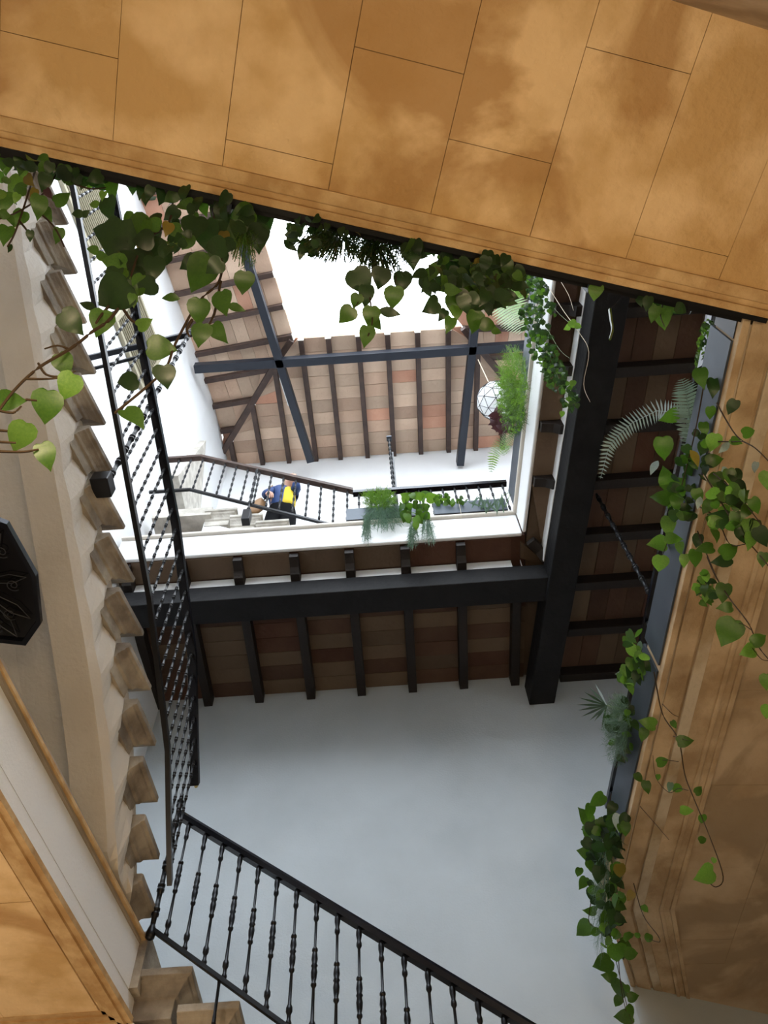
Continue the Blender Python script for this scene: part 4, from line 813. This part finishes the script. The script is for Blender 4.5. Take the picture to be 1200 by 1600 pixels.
leaves(J8, PR, [(1070, 1157, 26, 345), (1053, 1132, 14, 60), (1035, 1189, 22, 345), (1073, 1265, 22, 5, 'leaf_lime'), (1092, 1235, 18, 330), (1098, 1280, 18, 80), (1100, 1366, 36, 165, 'leaf_lime', 'wide'), (1047, 1230, 16, 100, 'fern_silver'), (1060, 1232, 20, 20), (1012, 1130, 28, 200, 'leaf_lime'), (1005, 1148, 22, 110), (1010, 1230, 22, 90), (998, 1215, 18, 60), (1098, 1312, 16, 350), (1115, 1345, 12, 100, 'leaf_lime'), (1028, 1215, 12, 90)])
J9 = plant('thick cascade of ivy hanging down the shaded far wall from the end of the right planter', 'plant', PR, 950, 1260, name='trailing_ivy')
leaves(J9, PR, [(933, 1250, 30, 140), (914, 1276, 30, 225), (922, 1268, 28, 90), (920, 1303, 24, 95), (917, 1333, 28, 190, 'leaf', 'wide'), (934, 1342, 28, 160), (905, 1363, 17, 95), (911, 1380, 22, 120), (924, 1352, 28, 90, 'leaf_dark'), (942, 1290, 26, 60), (966, 1285, 28, 100, 'frond_silver'), (953, 1298, 26, 90, 'fern_silver'), (968, 1361, 26, 85, 'leaf_yellow'), (923, 1423, 22, 190), (912, 1451, 30, 140, 'leaf', 'wide'), (932, 1456, 20, 30), (942, 1506, 32, 150, 'leaf', 'wide'), (965, 1490, 34, 80, 'leaf', 'wide'), (986, 1490, 24, 5), (952, 1526, 24, 190), (968, 1545, 34, 95, 'leaf', 'wide'), (966, 1565, 20, 110), (989, 1558, 20, 350), (975, 1590, 30, 165), (985, 1580, 20, 60), (980, 1545, 14, 80), (1008, 1420, 14, 60), (985, 1400, 18, 120, 'leaf_yellow'), (1013, 1466, 18, 100), (996, 1462, 12, 80)])
scatter(J9, PR, 70, 945, 1370, 24, 92, 23, ['leaf_dark', 'leaf_dark', 'leaf'], dep=.06, rot=-8); scatter(J9, PR, 26, 958, 1300, 22, 40, 22, dk, dep=.05); scatter(J9, PR, 18, 960, 1465, 20, 34, 22, ['leaf', 'leaf_dark', 'leaf_lime'], dep=.04, rot=-8)
fluff(J9, PR, 160, 938, 1420, 16, 90, (950, 1300), 'fern_silver', 12, .04, .0012, 5)
for s in ([(955, 1240), (945, 1320), (945, 1400), (958, 1480), (972, 1540), (985, 1590), (1000, 1615)], [(965, 1480), (970, 1540), (978, 1580)], [(990, 1380), (1005, 1430), (1028, 1462), (1030, 1472), (1015, 1468)], [(925, 1400), (920, 1440), (935, 1450)]): stem(J9, PR, s, .003)
# -- K far upper ledge
K1 = plant('feathery pale green fern trailing over the far upper ledge', 'fern', PUT, 600, 780, name='asparagus_fern')
fluff(K1, PU, 260, 592, 778, 30, 18, (592, 795), 'leaf_lime', 12, .05, .002, 6); fluff(K1, PU, 300, 600, 808, 34, 26, (600, 780), 'fern_silver', 10, .03, .0018, 5)
fluff(K1, PU, 60, 572, 832, 8, 26, (575, 795), 'fern_silver', 9, .02, .0018, 5); fluff(K1, PU, 60, 645, 845, 10, 18, (645, 800), 'fern_silver', 9, .02, .0018, 5); fluff(K1, PU, 50, 670, 840, 12, 22, (665, 790), 'fern_silver', 9, .02, .0018, 5)
K2 = plant('bright leafed pothos in the middle of the far upper ledge', 'plant', PUT, 645, 790)
scatter(K2, PU, 46, 648, 795, 22, 22, 14, ['leaf_lime', 'leaf', 'leaf'], 'wide', .05); leaves(K2, PU, [(633, 775, 18, 200, 'leaf_lime'), (676, 778, 22, 350, 'leaf_lime', 'wide'), (665, 772, 18, 330, 'leaf'), (650, 822, 14, 90, 'leaf_lime'), (655, 812, 16, 60, 'leaf_lime')])
K3 = plant('small green seedlings in the right planter of the far upper ledge', 'plant', PUT, 695, 785)
scatter(K3, PU, 18, 694, 783, 14, 10, 9, ['leaf', 'leaf_lime'], 'wide', .03); scatter(K3, PU, 8, 722, 785, 8, 8, 8, ['leaf'], 'wide', .03); stem(K3, PU, [(716, 782), (720, 800), (720, 815)], .002, 'cord')
K4 = plant('silvery strap leaved plant at the right end of the far upper ledge', 'plant', PUT, 760, 785, name='strap_leaved_plant')
for k in range(22): leaves(K4, PU, [(745+rnd.uniform(-4, 45), 788+rnd.uniform(-6, 6), 24, rnd.choice([60, 100, 130, 30, 250, 300])+rnd.uniform(-20, 20), 'fern_silver', 'blade')], tilt=.2)
for a in ([(775, 792), (785, 775), (805, 766)], [(790, 792), (796, 775), (806, 760)]): stem(K4, PU, a, .004, 'leaf_lime')
